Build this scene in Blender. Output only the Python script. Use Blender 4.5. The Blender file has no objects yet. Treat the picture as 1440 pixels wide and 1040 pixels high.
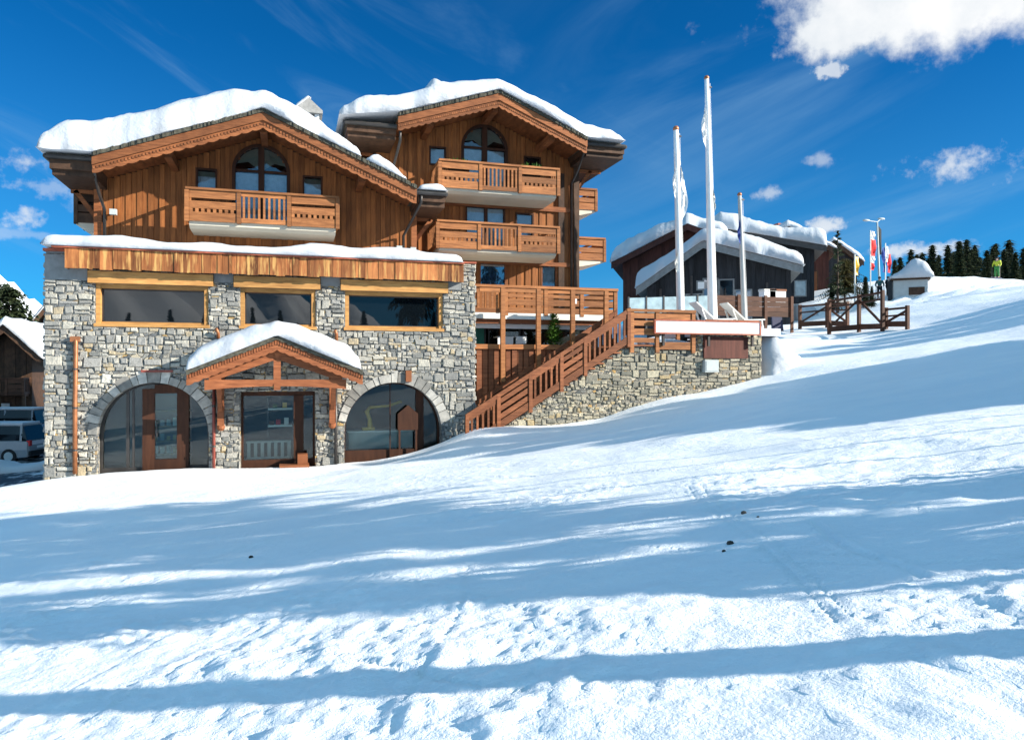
import bpy, bmesh, math, random
import numpy as np
from mathutils import Vector, Matrix
from mathutils.geometry import tessellate_polygon
random.seed(7); R = random.Random(11)
sc = bpy.context.scene; COL = sc.collection
YAW = math.radians(16.7); CAMP = (0.0, -24.0, 3.0); FPX = 1050.0
SUN_AZ = math.radians(-29.0); SUN_EL = math.radians(22.0)      # azimuth from +X, towards -Y
SUNV = Vector((math.cos(SUN_AZ)*math.cos(SUN_EL), math.sin(SUN_AZ)*math.cos(SUN_EL), math.sin(SUN_EL)))
SKYTINT = (0.03, 0.66, 1.12)

# ------------------------------------------------------------------ materials
def mat(name):
    m = bpy.data.materials.new(name); m.use_nodes = True
    nt = m.node_tree; nt.nodes.clear()
    out = nt.nodes.new('ShaderNodeOutputMaterial')
    return m, nt, out
def N(nt, typ, **kw):
    n = nt.nodes.new(typ)
    for k, v in kw.items():
        if k.startswith('i_'): n.inputs[k[2:].replace('_', ' ')].default_value = v
        elif k.startswith('n_'): n.inputs[int(k[2:])].default_value = v
        else: setattr(n, k, v)
    return n
def L(nt, a, b): nt.links.new(a, b)
def math_(nt, op, a, b=None, c=None, clamp=False):
    n = nt.nodes.new('ShaderNodeMath'); n.operation = op; n.use_clamp = clamp
    for i, v in enumerate((a, b, c)):
        if v is None: continue
        if isinstance(v, (int, float)): n.inputs[i].default_value = v
        else: nt.links.new(v, n.inputs[i])
    return n.outputs[0]
def ramp(nt, fac, stops, interp='LINEAR'):
    n = nt.nodes.new('ShaderNodeValToRGB'); cr = n.color_ramp; cr.interpolation = interp
    while len(cr.elements) < len(stops): cr.elements.new(0.5)
    for e, (p, c) in zip(cr.elements, stops):
        e.position = p; e.color = (c[0], c[1], c[2], 1) if len(c) == 3 else c
    nt.links.new(fac, n.inputs[0]); return n.outputs[0]
def mixc(nt, fac, a, b, blend='MIX'):
    n = nt.nodes.new('ShaderNodeMix'); n.data_type = 'RGBA'; n.blend_type = blend
    for s, v in ((n.inputs[0], fac), (n.inputs[6], a), (n.inputs[7], b)):
        if isinstance(v, (int, float)): s.default_value = v
        elif isinstance(v, tuple): s.default_value = (v[0], v[1], v[2], 1)
        else: nt.links.new(v, s)
    return n.outputs[2]
def mapped(nt, scale, kind='Object'):
    tc = nt.nodes.new('ShaderNodeTexCoord'); mp = nt.nodes.new('ShaderNodeMapping')
    mp.inputs['Scale'].default_value = scale
    nt.links.new(tc.outputs[kind], mp.inputs['Vector']); return mp.outputs[0]
def noise(nt, vec, scale, detail=4, rough=0.55, dist=0.0):
    n = nt.nodes.new('ShaderNodeTexNoise'); n.inputs['Scale'].default_value = scale
    n.inputs['Detail'].default_value = detail; n.inputs['Roughness'].default_value = rough
    n.inputs['Distortion'].default_value = dist
    if vec is not None: nt.links.new(vec, n.inputs['Vector'])
    return n.outputs[0]
def bsdf(nt, out, col, rough=0.7, spec=0.3, metal=0.0):
    b = nt.nodes.new('ShaderNodeBsdfPrincipled')
    if isinstance(col, tuple): b.inputs['Base Color'].default_value = (*col[:3], 1)
    else: nt.links.new(col, b.inputs['Base Color'])
    if isinstance(rough, (int, float)): b.inputs['Roughness'].default_value = rough
    else: nt.links.new(rough, b.inputs['Roughness'])
    b.inputs['Specular IOR Level'].default_value = spec; b.inputs['Metallic'].default_value = metal
    nt.links.new(b.outputs[0], out.inputs[0]); return b
def bump(nt, b, h, strength=0.5, dist=0.02):
    n = nt.nodes.new('ShaderNodeBump'); n.inputs['Strength'].default_value = strength
    n.inputs['Distance'].default_value = dist
    nt.links.new(h, n.inputs['Height']); nt.links.new(n.outputs[0], b.inputs['Normal'])
def rndattr(nt):
    n = nt.nodes.new('ShaderNodeAttribute'); n.attribute_name = 'rnd'; return n.outputs['Fac']

def wood(name, c0, c1, grain=(14, 14, 1.2), var=0.45, rough=0.65, weather=None):
    m, nt, out = mat(name)
    v = mapped(nt, grain)
    g = noise(nt, v, 1.0, 5, 0.6, 0.4)
    c = ramp(nt, g, [(0.28, c0), (0.6, c1), (0.8, tuple(x*1.25 for x in c1))])
    r = rndattr(nt)
    k = math_(nt, 'MULTIPLY_ADD', r, 2*var, 1-var)
    cc = N(nt, 'ShaderNodeCombineColor')
    for i in range(3): L(nt, k, cc.inputs[i])
    c = mixc(nt, 1.0, c, cc.outputs[0], 'MULTIPLY')
    st = noise(nt, mapped(nt, (1, 1, 1)), 0.8, 5, 0.65)
    c = mixc(nt, ramp(nt, st, [(0.42, (0, 0, 0)), (0.75, (0.42, 0.42, 0.42))]), c, tuple(x*0.45 for x in c0))
    if weather:
        w = noise(nt, mapped(nt, (9, 9, 1.0)), 1.0, 3, 0.6)
        c = mixc(nt, ramp(nt, w, [(0.5, (0, 0, 0)), (0.66, (1, 1, 1))]), c, weather)
    b = bsdf(nt, out, c, rough, 0.25)
    bump(nt, b, g, 0.35, 0.01)
    return m
def plain(name, col, rough=0.6, spec=0.3, metal=0.0, var=0.25, scale=3.0, bmp=0.0):
    m, nt, out = mat(name)
    n = noise(nt, mapped(nt, (1, 1, 1)), scale, 5, 0.6)
    c = ramp(nt, n, [(0.3, tuple(x*(1-var) for x in col)), (0.7, tuple(min(1, x*(1+var*0.6)) for x in col))])
    b = bsdf(nt, out, c, rough, spec, metal)
    if bmp: bump(nt, b, noise(nt, mapped(nt, (1, 1, 1)), scale*8, 4), bmp, 0.02)
    return m
def stone(name, sx=6.5, sz=8.5, warm=0.0):
    m, nt, out = mat(name)
    tc = N(nt, 'ShaderNodeTexCoord'); sp = N(nt, 'ShaderNodeSeparateXYZ'); L(nt, tc.outputs['Object'], sp.inputs[0])
    xy = math_(nt, 'ADD', sp.outputs[0], sp.outputs[1])
    nz = N(nt, 'ShaderNodeTexNoise', i_Scale=3.0, i_Detail=3.0); L(nt, tc.outputs['Object'], nz.inputs['Vector'])
    ns = N(nt, 'ShaderNodeSeparateColor'); L(nt, nz.outputs['Color'], ns.inputs[0])
    def cells(fx, fz, rnd, off):
        cx = math_(nt, 'MULTIPLY', math_(nt, 'ADD', xy, math_(nt, 'MULTIPLY', ns.outputs[0], 0.10)), fx)
        cz = math_(nt, 'MULTIPLY_ADD', math_(nt, 'ADD', sp.outputs[2], math_(nt, 'MULTIPLY', ns.outputs[1], 0.09)), fz, off)
        cb = N(nt, 'ShaderNodeCombineXYZ'); L(nt, cx, cb.inputs[0]); L(nt, cz, cb.inputs[1])
        v1 = N(nt, 'ShaderNodeTexVoronoi', voronoi_dimensions='2D', feature='F1', distance='MINKOWSKI', i_Scale=1.0, i_Randomness=rnd)
        v1.inputs['Exponent'].default_value = 3.2
        v2 = N(nt, 'ShaderNodeTexVoronoi', voronoi_dimensions='2D', feature='F2', distance='MINKOWSKI', i_Scale=1.0, i_Randomness=rnd)
        v2.inputs['Exponent'].default_value = 3.2
        L(nt, cb.outputs[0], v1.inputs['Vector']); L(nt, cb.outputs[0], v2.inputs['Vector'])
        e = math_(nt, 'SUBTRACT', v2.outputs['Distance'], v1.outputs['Distance'])
        return v1.outputs['Color'], e
    ca, ea = cells(sx, sz, 0.85, 0.0)
    cb_, eb = cells(sx*1.9, sz*1.75, 0.8, 3.3)
    mk = noise(nt, tc.outputs['Object'], 1.7, 2, 0.5)
    sel = math_(nt, 'GREATER_THAN', mk, 0.53)
    col = mixc(nt, sel, ca, cb_)
    em = N(nt, 'ShaderNodeMix'); L(nt, sel, em.inputs[0]); L(nt, ea, em.inputs[2]); L(nt, eb, em.inputs[3])
    e = em.outputs[0]
    sc_ = N(nt, 'ShaderNodeSeparateColor'); L(nt, col, sc_.inputs[0])
    tone = ramp(nt, sc_.outputs[0], [(0.0, (0.09, 0.105, 0.115)), (0.16, (0.17, 0.18, 0.18)), (0.34, (0.25, 0.25, 0.23)),
             (0.5, (0.36, 0.34, 0.29)), (0.64, (0.30, 0.30, 0.29)), (0.76, (0.46, 0.41, 0.31)), (0.86, (0.42, 0.29, 0.13)),
             (0.92, (0.52, 0.49, 0.42)), (0.97, (0.14, 0.15, 0.155))], 'CONSTANT')
    fine = noise(nt, tc.outputs['Object'], 26, 6, 0.7)
    tone = mixc(nt, 0.75, tone, ramp(nt, fine, [(0.25, (0.45, 0.45, 0.46)), (0.75, (1.35, 1.33, 1.28))]), 'MULTIPLY')
    big = noise(nt, tc.outputs['Object'], 0.55, 3, 0.5)
    tone = mixc(nt, ramp(nt, big, [(0.45, (0, 0, 0)), (0.7, (0.38, 0.38, 0.38))]), tone, (0.13, 0.14, 0.15))
    mort = math_(nt, 'SMOOTH_MIN', math_(nt, 'MULTIPLY', e, 7.0), 1.0, 0.2, clamp=True)
    c = mixc(nt, mort, (0.16, 0.15, 0.135), tone)
    if warm: c = mixc(nt, 1.0, c, (1.0+warm*0.25, 1.0+warm*0.1, 1.0-warm*0.12), 'MULTIPLY')
    b = bsdf(nt, out, c, 0.85, 0.2)
    h = math_(nt, 'ADD', math_(nt, 'MULTIPLY', mort, math_(nt, 'MULTIPLY_ADD', sc_.outputs[1], 0.7, 0.5)), math_(nt, 'MULTIPLY', fine, 0.55))
    bump(nt, b, h, 0.9, 0.05)
    return m
def snow(name, s1=1.1, s2=9.0, st=0.6, dist=0.05, far=False):
    m, nt, out = mat(name)
    v = mapped(nt, (1, 1, 1))
    a = noise(nt, v, s1, 4, 0.55); f = noise(nt, v, s2, 5, 0.65)
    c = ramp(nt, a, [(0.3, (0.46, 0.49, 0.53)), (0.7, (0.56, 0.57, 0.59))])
    b = bsdf(nt, out, c, 0.55, 0.25)
    h = math_(nt, 'ADD', math_(nt, 'MULTIPLY', a, 1.2), math_(nt, 'MULTIPLY', f, 0.45))
    bump(nt, b, h, st, dist)
    return m
def glass(name, refl=0.35, tint=(0.55, 0.62, 0.6), rough=0.01):
    m, nt, out = mat(name)
    fr = N(nt, 'ShaderNodeFresnel', i_IOR=1.5)
    k = math_(nt, 'ADD', math_(nt, 'MULTIPLY', fr.outputs[0], 1.0), refl, clamp=True)
    t = N(nt, 'ShaderNodeBsdfTransparent'); t.inputs[0].default_value = (*tint, 1)
    g = N(nt, 'ShaderNodeBsdfGlossy'); g.inputs['Roughness'].default_value = rough; g.inputs[0].default_value = (0.95, 0.97, 1, 1)
    wv = noise(nt, mapped(nt, (1, 1, 1)), 0.9, 2, 0.5)
    bp = N(nt, 'ShaderNodeBump', i_Strength=0.03, i_Distance=0.05); L(nt, wv, bp.inputs['Height']); L(nt, bp.outputs[0], g.inputs['Normal'])
    mx = N(nt, 'ShaderNodeMixShader'); L(nt, k, mx.inputs[0]); L(nt, t.outputs[0], mx.inputs[1]); L(nt, g.outputs[0], mx.inputs[2])
    L(nt, mx.outputs[0], out.inputs[0]); return m
def dark_glass(name, base=(0.003, 0.005, 0.007), refl=0.022):
    m, nt, out = mat(name)
    d = N(nt, 'ShaderNodeBsdfDiffuse'); d.inputs[0].default_value = (*base, 1)
    g = N(nt, 'ShaderNodeBsdfGlossy'); g.inputs['Roughness'].default_value = 0.012
    wv = noise(nt, mapped(nt, (1, 1, 1)), 0.8, 2, 0.5)
    bp = N(nt, 'ShaderNodeBump', i_Strength=0.03, i_Distance=0.05); L(nt, wv, bp.inputs['Height']); L(nt, bp.outputs[0], g.inputs['Normal'])
    fr = N(nt, 'ShaderNodeFresnel', i_IOR=1.45)
    k = math_(nt, 'ADD', fr.outputs[0], refl, clamp=True)
    mx = N(nt, 'ShaderNodeMixShader'); L(nt, k, mx.inputs[0]); L(nt, d.outputs[0], mx.inputs[1]); L(nt, g.outputs[0], mx.inputs[2])
    L(nt, mx.outputs[0], out.inputs[0]); return m
def foliage(name, c0, c1):
    m, nt, out = mat(name)
    r = rndattr(nt)
    n = noise(nt, mapped(nt, (1, 1, 1)), 1.3, 3, 0.6)
    f = math_(nt, 'ADD', math_(nt, 'MULTIPLY', r, 0.6), math_(nt, 'MULTIPLY', n, 0.5))
    bsdf(nt, out, ramp(nt, f, [(0.2, c0), (0.85, c1)]), 0.7, 0.2); return m

M = {}
M['plank'] = wood('chalet_planks', (0.16, 0.053, 0.0155), (0.30, 0.109, 0.031), var=0.24)
M['plank2'] = wood('chalet_planks_right', (0.165, 0.056, 0.0165), (0.31, 0.115, 0.033), var=0.24)
M['rail'] = wood('balcony_timber', (0.165, 0.060, 0.022), (0.37, 0.150, 0.054), grain=(1.5, 1.5, 16), var=0.32)
M['barge'] = wood('bargeboard_timber', (0.125, 0.041, 0.015), (0.28, 0.100, 0.036), grain=(2, 2, 18), var=0.3)
M['porch'] = wood('porch_timber', (0.17, 0.052, 0.02), (0.32, 0.11, 0.043), grain=(2, 2, 16), var=0.25)
M['stair'] = wood('stair_timber', (0.13, 0.043, 0.018), (0.27, 0.098, 0.042), grain=(2, 2, 16), var=0.3)
M['frame'] = wood('window_frame_timber', (0.33, 0.155, 0.048), (0.51, 0.27, 0.088), grain=(2, 2, 14), var=0.15)
M['rust'] = wood('weathered_fascia_boards', (0.11, 0.030, 0.010), (0.33, 0.125, 0.040), grain=(9, 9, 0.9), var=0.45, weather=(0.52, 0.30, 0.10))
M['door'] = wood('brown_door_timber', (0.03, 0.0105, 0.005), (0.06, 0.022, 0.010), grain=(8, 8, 1), var=0.15)
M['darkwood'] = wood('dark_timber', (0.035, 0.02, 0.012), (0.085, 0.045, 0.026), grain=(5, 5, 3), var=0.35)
M['fence'] = wood('brown_fence_timber', (0.045, 0.018, 0.010), (0.10, 0.042, 0.023), grain=(2, 2, 14), var=0.3)
M['redbrown'] = wood('red_brown_boards', (0.055, 0.017, 0.012), (0.10, 0.032, 0.022), grain=(10, 10, 1), var=0.3)
M['slate'] = wood('charcoal_boards', (0.010, 0.012, 0.015), (0.026, 0.029, 0.034), grain=(10, 10, 1), var=0.35)
def masonry(name, stops, warm=(1, 1, 1)):
    m, nt, out = mat(name); r = rndattr(nt)
    tone = ramp(nt, r, stops, 'CONSTANT'); v = mapped(nt, (1, 1, 1))
    fine = noise(nt, v, 22, 6, 0.7); mid = noise(nt, v, 6.5, 4, 0.6); big = noise(nt, v, 0.6, 3, 0.5)
    tone = mixc(nt, 0.8, tone, ramp(nt, fine, [(0.25, (0.45, 0.45, 0.46)), (0.75, (1.4, 1.38, 1.32))]), 'MULTIPLY')
    tone = mixc(nt, ramp(nt, mid, [(0.5, (0, 0, 0)), (0.72, (0.55, 0.55, 0.55))]), tone, (0.17, 0.165, 0.15))
    tone = mixc(nt, ramp(nt, big, [(0.45, (0, 0, 0)), (0.7, (0.30, 0.30, 0.30))]), tone, (0.13, 0.14, 0.145))
    tone = mixc(nt, 1.0, tone, warm, 'MULTIPLY')
    b = bsdf(nt, out, tone, 0.85, 0.2); bump(nt, b, math_(nt, 'ADD', fine, mid), 0.8, 0.03); return m
GREYS = [(0.0, (0.199, 0.202, 0.192)), (0.12, (0.249, 0.248, 0.235)), (0.26, (0.298, 0.295, 0.272)), (0.42, (0.36, 0.35, 0.316)), (0.58, (0.429, 0.409, 0.356)), (0.74, (0.478, 0.456, 0.393)), (0.86, (0.416, 0.344, 0.232)), (0.91, (0.317, 0.313, 0.297)), (0.96, (0.516, 0.499, 0.449))]
M['masonry'] = masonry('rubble_masonry', GREYS)
M['masonry2'] = masonry('warm_rubble_masonry', GREYS, (0.92, 0.88, 0.77))
M['mortar'] = plain('mortar', (0.25, 0.24, 0.215), 0.9, 0.1, var=0.35, scale=6)
M['stone'] = stone('rubble_stone')
M['stone2'] = stone('warm_rubble_stone', 5.5, 7.5, 0.4)
M['vous'] = wood('arch_stone', (0.19, 0.19, 0.18), (0.36, 0.345, 0.31), grain=(5, 5, 5), var=0.45, rough=0.85)
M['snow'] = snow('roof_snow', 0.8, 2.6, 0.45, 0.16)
M['soffit'] = plain('pale_soffit_paint', (0.62, 0.57, 0.46), 0.7, var=0.12, scale=1.2)
M['render'] = plain('grey_render', (0.22, 0.23, 0.23), 0.85, var=0.25, scale=4, bmp=0.3)
M['concrete'] = plain('concrete', (0.36, 0.35, 0.33), 0.85, var=0.3, scale=4, bmp=0.3)
M['tile'] = plain('mossy_shingles', (0.085, 0.08, 0.06), 0.9, var=0.6, scale=9, bmp=0.8)
M['metal'] = plain('dark_zinc', (0.06, 0.055, 0.052), 0.45, 0.5, 0.5, var=0.3)
M['copper'] = plain('copper_pipe', (0.33, 0.125, 0.05), 0.45, 0.5, 0.4, var=0.35, scale=5)
M['redpipe'] = plain('red_brown_pipe', (0.22, 0.05, 0.035), 0.5, 0.4, var=0.3)
M['redcap'] = plain('rust_red_flashing', (0.36, 0.09, 0.045), 0.6, 0.4, var=0.4, scale=6)
M['white'] = plain('white_paint', (0.80, 0.80, 0.79), 0.5, var=0.06, scale=2)
M['cream'] = plain('cream_paint', (0.70, 0.68, 0.62), 0.6, var=0.1)
M['grey'] = plain('grey_paint', (0.42, 0.46, 0.46), 0.5, var=0.12)
M['dull_white'] = plain('dull_white_paint', (0.42, 0.43, 0.42), 0.6, var=0.1)  # duller, greyer white than the plain white paint
M['asphalt'] = plain('wet_asphalt', (0.035, 0.037, 0.042), 0.6, 0.4, var=0.4, scale=1.5)
M['lampglass'] = plain('pale_lamp_glass', (0.55, 0.62, 0.62), 0.25, 0.5, var=0.1)
M['curtain'] = plain('white_curtain', (0.84, 0.87, 0.90), 0.9, var=0.18, scale=7)
M['blind'] = plain('beige_blind', (0.42, 0.40, 0.30), 0.9, var=0.2, scale=2)
M['teal'] = plain('teal_screen', (0.03, 0.22, 0.17), 0.5, var=0.35, scale=2)
M['black'] = plain('black_interior', (0.012, 0.012, 0.013), 0.8, var=0.3)
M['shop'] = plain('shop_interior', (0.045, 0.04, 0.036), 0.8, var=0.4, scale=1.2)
M['orange'] = plain('orange_wood', (0.22, 0.075, 0.028), 0.6, var=0.2)
M['yellow'] = plain('yellow_plastic', (0.75, 0.42, 0.02), 0.4, 0.5, var=0.1)
M['red'] = plain('red_cloth', (0.62, 0.03, 0.03), 0.8, var=0.2)
M['navy'] = plain('navy_plastic', (0.025, 0.03, 0.075), 0.5, var=0.3)
M['blue'] = plain('blue_cloth', (0.03, 0.06, 0.25), 0.8, var=0.2)
M['glass'] = glass('shop_glass', 0.0, (0.80, 0.88, 0.87))
M['glass2'] = glass('balcony_glass', 0.05, (0.75, 0.82, 0.85))
M['dglass'] = dark_glass('dark_window_glass')
M['bglass'] = dark_glass('blue_window_glass', (0.01, 0.03, 0.07), 0.30)
M['pale_glass'] = plain('pale_pane', (0.30, 0.40, 0.44), 0.15, 0.6, var=0.3, scale=2)
M['needle'] = foliage('spruce_needles', (0.010, 0.020, 0.013), (0.065, 0.085, 0.032))
M['needle2'] = foliage('pine_needles', (0.035, 0.034, 0.010), (0.17, 0.14, 0.04))
M['leaf'] = foliage('pot_plant_leaves', (0.02, 0.06, 0.01), (0.10, 0.22, 0.03))
M['bark'] = plain('bark', (0.08, 0.055, 0.04), 0.9, var=0.5, scale=8, bmp=0.6)
M['tyre'] = plain('rubber', (0.015, 0.015, 0.016), 0.8, var=0.2)
M['carwhite'] = plain('white_car_paint', (0.27, 0.285, 0.30), 0.25, 0.6, var=0.06)
M['carsilver'] = plain('silver_car_paint', (0.13, 0.145, 0.165), 0.28, 0.6, 0.3, var=0.08)
M['skin'] = plain('skin', (0.5, 0.3, 0.22), 0.6, var=0.1)
M['jacket_y'] = plain('yellow_green_jacket', (0.45, 0.50, 0.04), 0.7, var=0.15)
M['pants_g'] = plain('green_trousers', (0.04, 0.20, 0.05), 0.8, var=0.15)
M['jacket_t'] = plain('teal_jacket', (0.05, 0.13, 0.13), 0.8, var=0.2)
M['dark_cloth'] = plain('dark_cloth', (0.02, 0.025, 0.03), 0.8, var=0.2)
M['rock'] = plain('dark_rock', (0.06, 0.055, 0.05), 0.9, var=0.5, scale=20)

# ------------------------------------------------------------------ mesh builder
XF = [None]
class MB:
    def __init__(s): s.v = []; s.f = []; s.r = []
    def add(s, vs, fs, r=None):
        o = len(s.v); r = R.random() if r is None else r
        s.v += [tuple(map(float, v)) for v in vs]; s.r += [r]*len(vs)
        s.f += [tuple(i+o for i in f) for f in fs]; return s
    def box(s, x0, x1, y0, y1, z0, z1, r=None):
        return s.add([(x0,y0,z0),(x1,y0,z0),(x1,y1,z0),(x0,y1,z0),(x0,y0,z1),(x1,y0,z1),(x1,y1,z1),(x0,y1,z1)],
                     [(0,3,2,1),(4,5,6,7),(0,1,5,4),(1,2,6,5),(2,3,7,6),(3,0,4,7)], r)
    def beam(s, p, q, w, h, up=(0,0,1), r=None):
        p, q = Vector(p), Vector(q); d = (q-p).normalized(); u = Vector(up)
        if abs(d.dot(u)) > 0.99: u = Vector((0,1,0))
        sd = d.cross(u).normalized(); u = sd.cross(d).normalized()
        vs = [b + sd*(a*w/2) + u*(c*h/2) for b in (p, q) for a, c in ((-1,-1),(1,-1),(1,1),(-1,1))]
        return s.add(vs, [(0,1,2,3),(7,6,5,4),(0,4,5,1),(1,5,6,2),(2,6,7,3),(3,7,4,0)], r)
    def prism(s, poly, y0, y1, r=None):              # polygon in x,z swept along y
        n = len(poly)
        vs = [(x, y0, z) for x, z in poly] + [(x, y1, z) for x, z in poly]
        tri = tessellate_polygon([[Vector((x, z, 0)) for x, z in poly]])
        fs = [tuple(t) for t in tri] + [tuple(n+i for i in reversed(t)) for t in tri]
        fs += [(i, (i+1) % n, n+(i+1) % n, n+i) for i in range(n)]
        return s.add(vs, fs, r)
    def prismx(s, poly, x0, x1, r=None):             # polygon in y,z swept along x
        t = MB().prism(poly, x0, x1); vs = [(b, a, c) for a, b, c in t.v]
        return s.add(vs, t.f, r)
    def tube(s, path, rad, n=8, r=None, cap=True):
        path = [Vector(p) for p in path]; rad = rad if isinstance(rad, (list, tuple)) else [rad]*len(path)
        vs = []; fs = []; ref = None
        for i, p in enumerate(path):
            d = (path[min(i+1, len(path)-1)] - path[max(i-1, 0)]).normalized()
            a = d.cross(Vector((0.13, 0.99, 0.07)) if abs(d.y) < 0.9 else Vector((1, 0, 0.1))).normalized(); b = d.cross(a)
            vs += [p + a*(rad[i]*math.cos(2*math.pi*k/n)) + b*(rad[i]*math.sin(2*math.pi*k/n)) for k in range(n)]
        for i in range(len(path)-1):
            fs += [(i*n+k, i*n+(k+1) % n, (i+1)*n+(k+1) % n, (i+1)*n+k) for k in range(n)]
        if cap: fs += [tuple(reversed(range(n))), tuple(range((len(path)-1)*n, len(path)*n))]
        return s.add(vs, fs, r)
    def ball(s, c, rx, ry=None, rz=None, n=10, r=None):
        ry = ry or rx; rz = rz or rx; vs = []; m = n//2
        for i in range(m+1):
            t = math.pi*i/m
            vs += [(c[0]+rx*math.sin(t)*math.cos(2*math.pi*k/n), c[1]+ry*math.sin(t)*math.sin(2*math.pi*k/n), c[2]-rz*math.cos(t)) for k in range(n)]
        fs = [(i*n+k, i*n+(k+1) % n, (i+1)*n+(k+1) % n, (i+1)*n+k) for i in range(m) for k in range(n)]
        return s.add(vs, fs, r)
    def build(s, name, material, parent=None, smooth=False, fix=True):
        me = bpy.data.meshes.new(name)
        off = Vector(parent.matrix_world.translation) if parent else Vector((0, 0, 0))
        if parent: off = wloc(parent)
        vv = [XF[0](v) for v in s.v] if XF[0] else s.v
        me.from_pydata([(v[0]-off.x, v[1]-off.y, v[2]-off.z) for v in vv], [], s.f)
        at = me.attributes.new('rnd', 'FLOAT', 'POINT'); at.data.foreach_set('value', np.array(s.r, dtype=np.float32))
        if fix:
            bm = bmesh.new(); bm.from_mesh(me); bmesh.ops.recalc_face_normals(bm, faces=bm.faces); bm.to_mesh(me); bm.free()
        if smooth: me.polygons.foreach_set('use_smooth', [True]*len(me.polygons))
        me.materials.append(material)
        o = bpy.data.objects.new(name, me); COL.objects.link(o)
        if parent: o.parent = parent
        return o
def wloc(o):
    p = Vector((0, 0, 0))
    while o is not None: p += Vector(o.location); o = o.parent
    return p
def tag(o, label=None, cat=None, group=None, kind=None):
    if label: o['label'] = label
    if cat: o['category'] = cat
    if group: o['group'] = group
    if kind: o['kind'] = kind
    return o
def thing(name, loc, label, cat, group=None):
    o = bpy.data.objects.new(name, None); COL.objects.link(o); o.location = loc
    return tag(o, label, cat, group)
def copy_tree(o, parent=None):
    c = o.copy(); COL.objects.link(c)
    if parent: c.parent = parent
    for ch in list(o.children): copy_tree(ch, c)
    return c

# ------------------------------------------------------------------ numpy noise
def vnoise(x, y, seed=0):
    xi = np.floor(x).astype(np.int64); yi = np.floor(y).astype(np.int64); xf = x-xi; yf = y-yi
    def h(a, b):
        n = (a*374761393 + b*668265263 + seed*974634777) & 0x7fffffff
        n = ((n ^ (n >> 13))*1274126177) & 0x7fffffff
        return ((n ^ (n >> 16)) & 0xffff)/65535.0
    u = xf*xf*xf*(xf*(xf*6-15)+10); v = yf*yf*yf*(yf*(yf*6-15)+10)
    return (h(xi,yi)*(1-u)+h(xi+1,yi)*u)*(1-v) + (h(xi,yi+1)*(1-u)+h(xi+1,yi+1)*u)*v
def fbm(x, y, seed=0, oct=4, gain=0.5):
    t = 0; a = 1; s = 0
    for k in range(oct):
        t = t + a*vnoise(x*2**k+17.3*k, y*2**k-9.1*k, seed+k); s += a; a *= gain
    return t/s
def sstep(a, b, x):
    t = np.clip((x-a)/(b-a), 0, 1); return t*t*(3-2*t)
SKY_FILL = (2.5, 5.5, 8.0)  # added fill glow for the unseen sky, lifts the ambient light
# trees beside the piste: (position across the sun direction, where the tip's shadow ends, foot along it, kind, crown radius, crown start)
SHADE = [(-17.1, -34, 18.5, 9, 1.6, 2), (-15.3, -16, 20, 0, 1.0, None), (-15.6, 8.5, 19, 0, .8, None), (-14.4, 3, 25, 1, .9, None), (-13.3, -12, 22, 0, 1.0, None),
         (-12.4, -14, 24, 3, 1.1, 8), (-11.2, -12, 25, 3, 1.1, 6.2), (-10.0, -10, 26, 3, 1.1, 4.0), (-8.8, -9, 27, 3, 1.1, 2.2),
         (-6.8, 13.5, 29, 2, 1.6, None), (-5.6, 11.5, 29, 2, 1.7, None), (-4.2, 9.5, 29, 2, 1.8, None), (-2.7, 6.5, 29, 2, 1.8, None), (-1.1, 3.5, 29, 2, 1.8, None), (.5, 2.0, 29, 2, 1.8, None), (2.2, 5, 29, 2, 1.8, None), (3.9, 10, 29, 2, 1.8, None), (5.4, 14, 29, 2, 1.6, None),
         (9.3, 12.5, 40, 2, 1.2, None), (10.8, 15, 41, 2, 1.3, None), (12.2, 17, 41, 2, 1.3, None), (13.8, 19, 42, 2, 1.7, None), (15.4, 20, 43, 2, 1.7, None), (17.0, 23, 44, 2, 1.5, None)]
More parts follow.
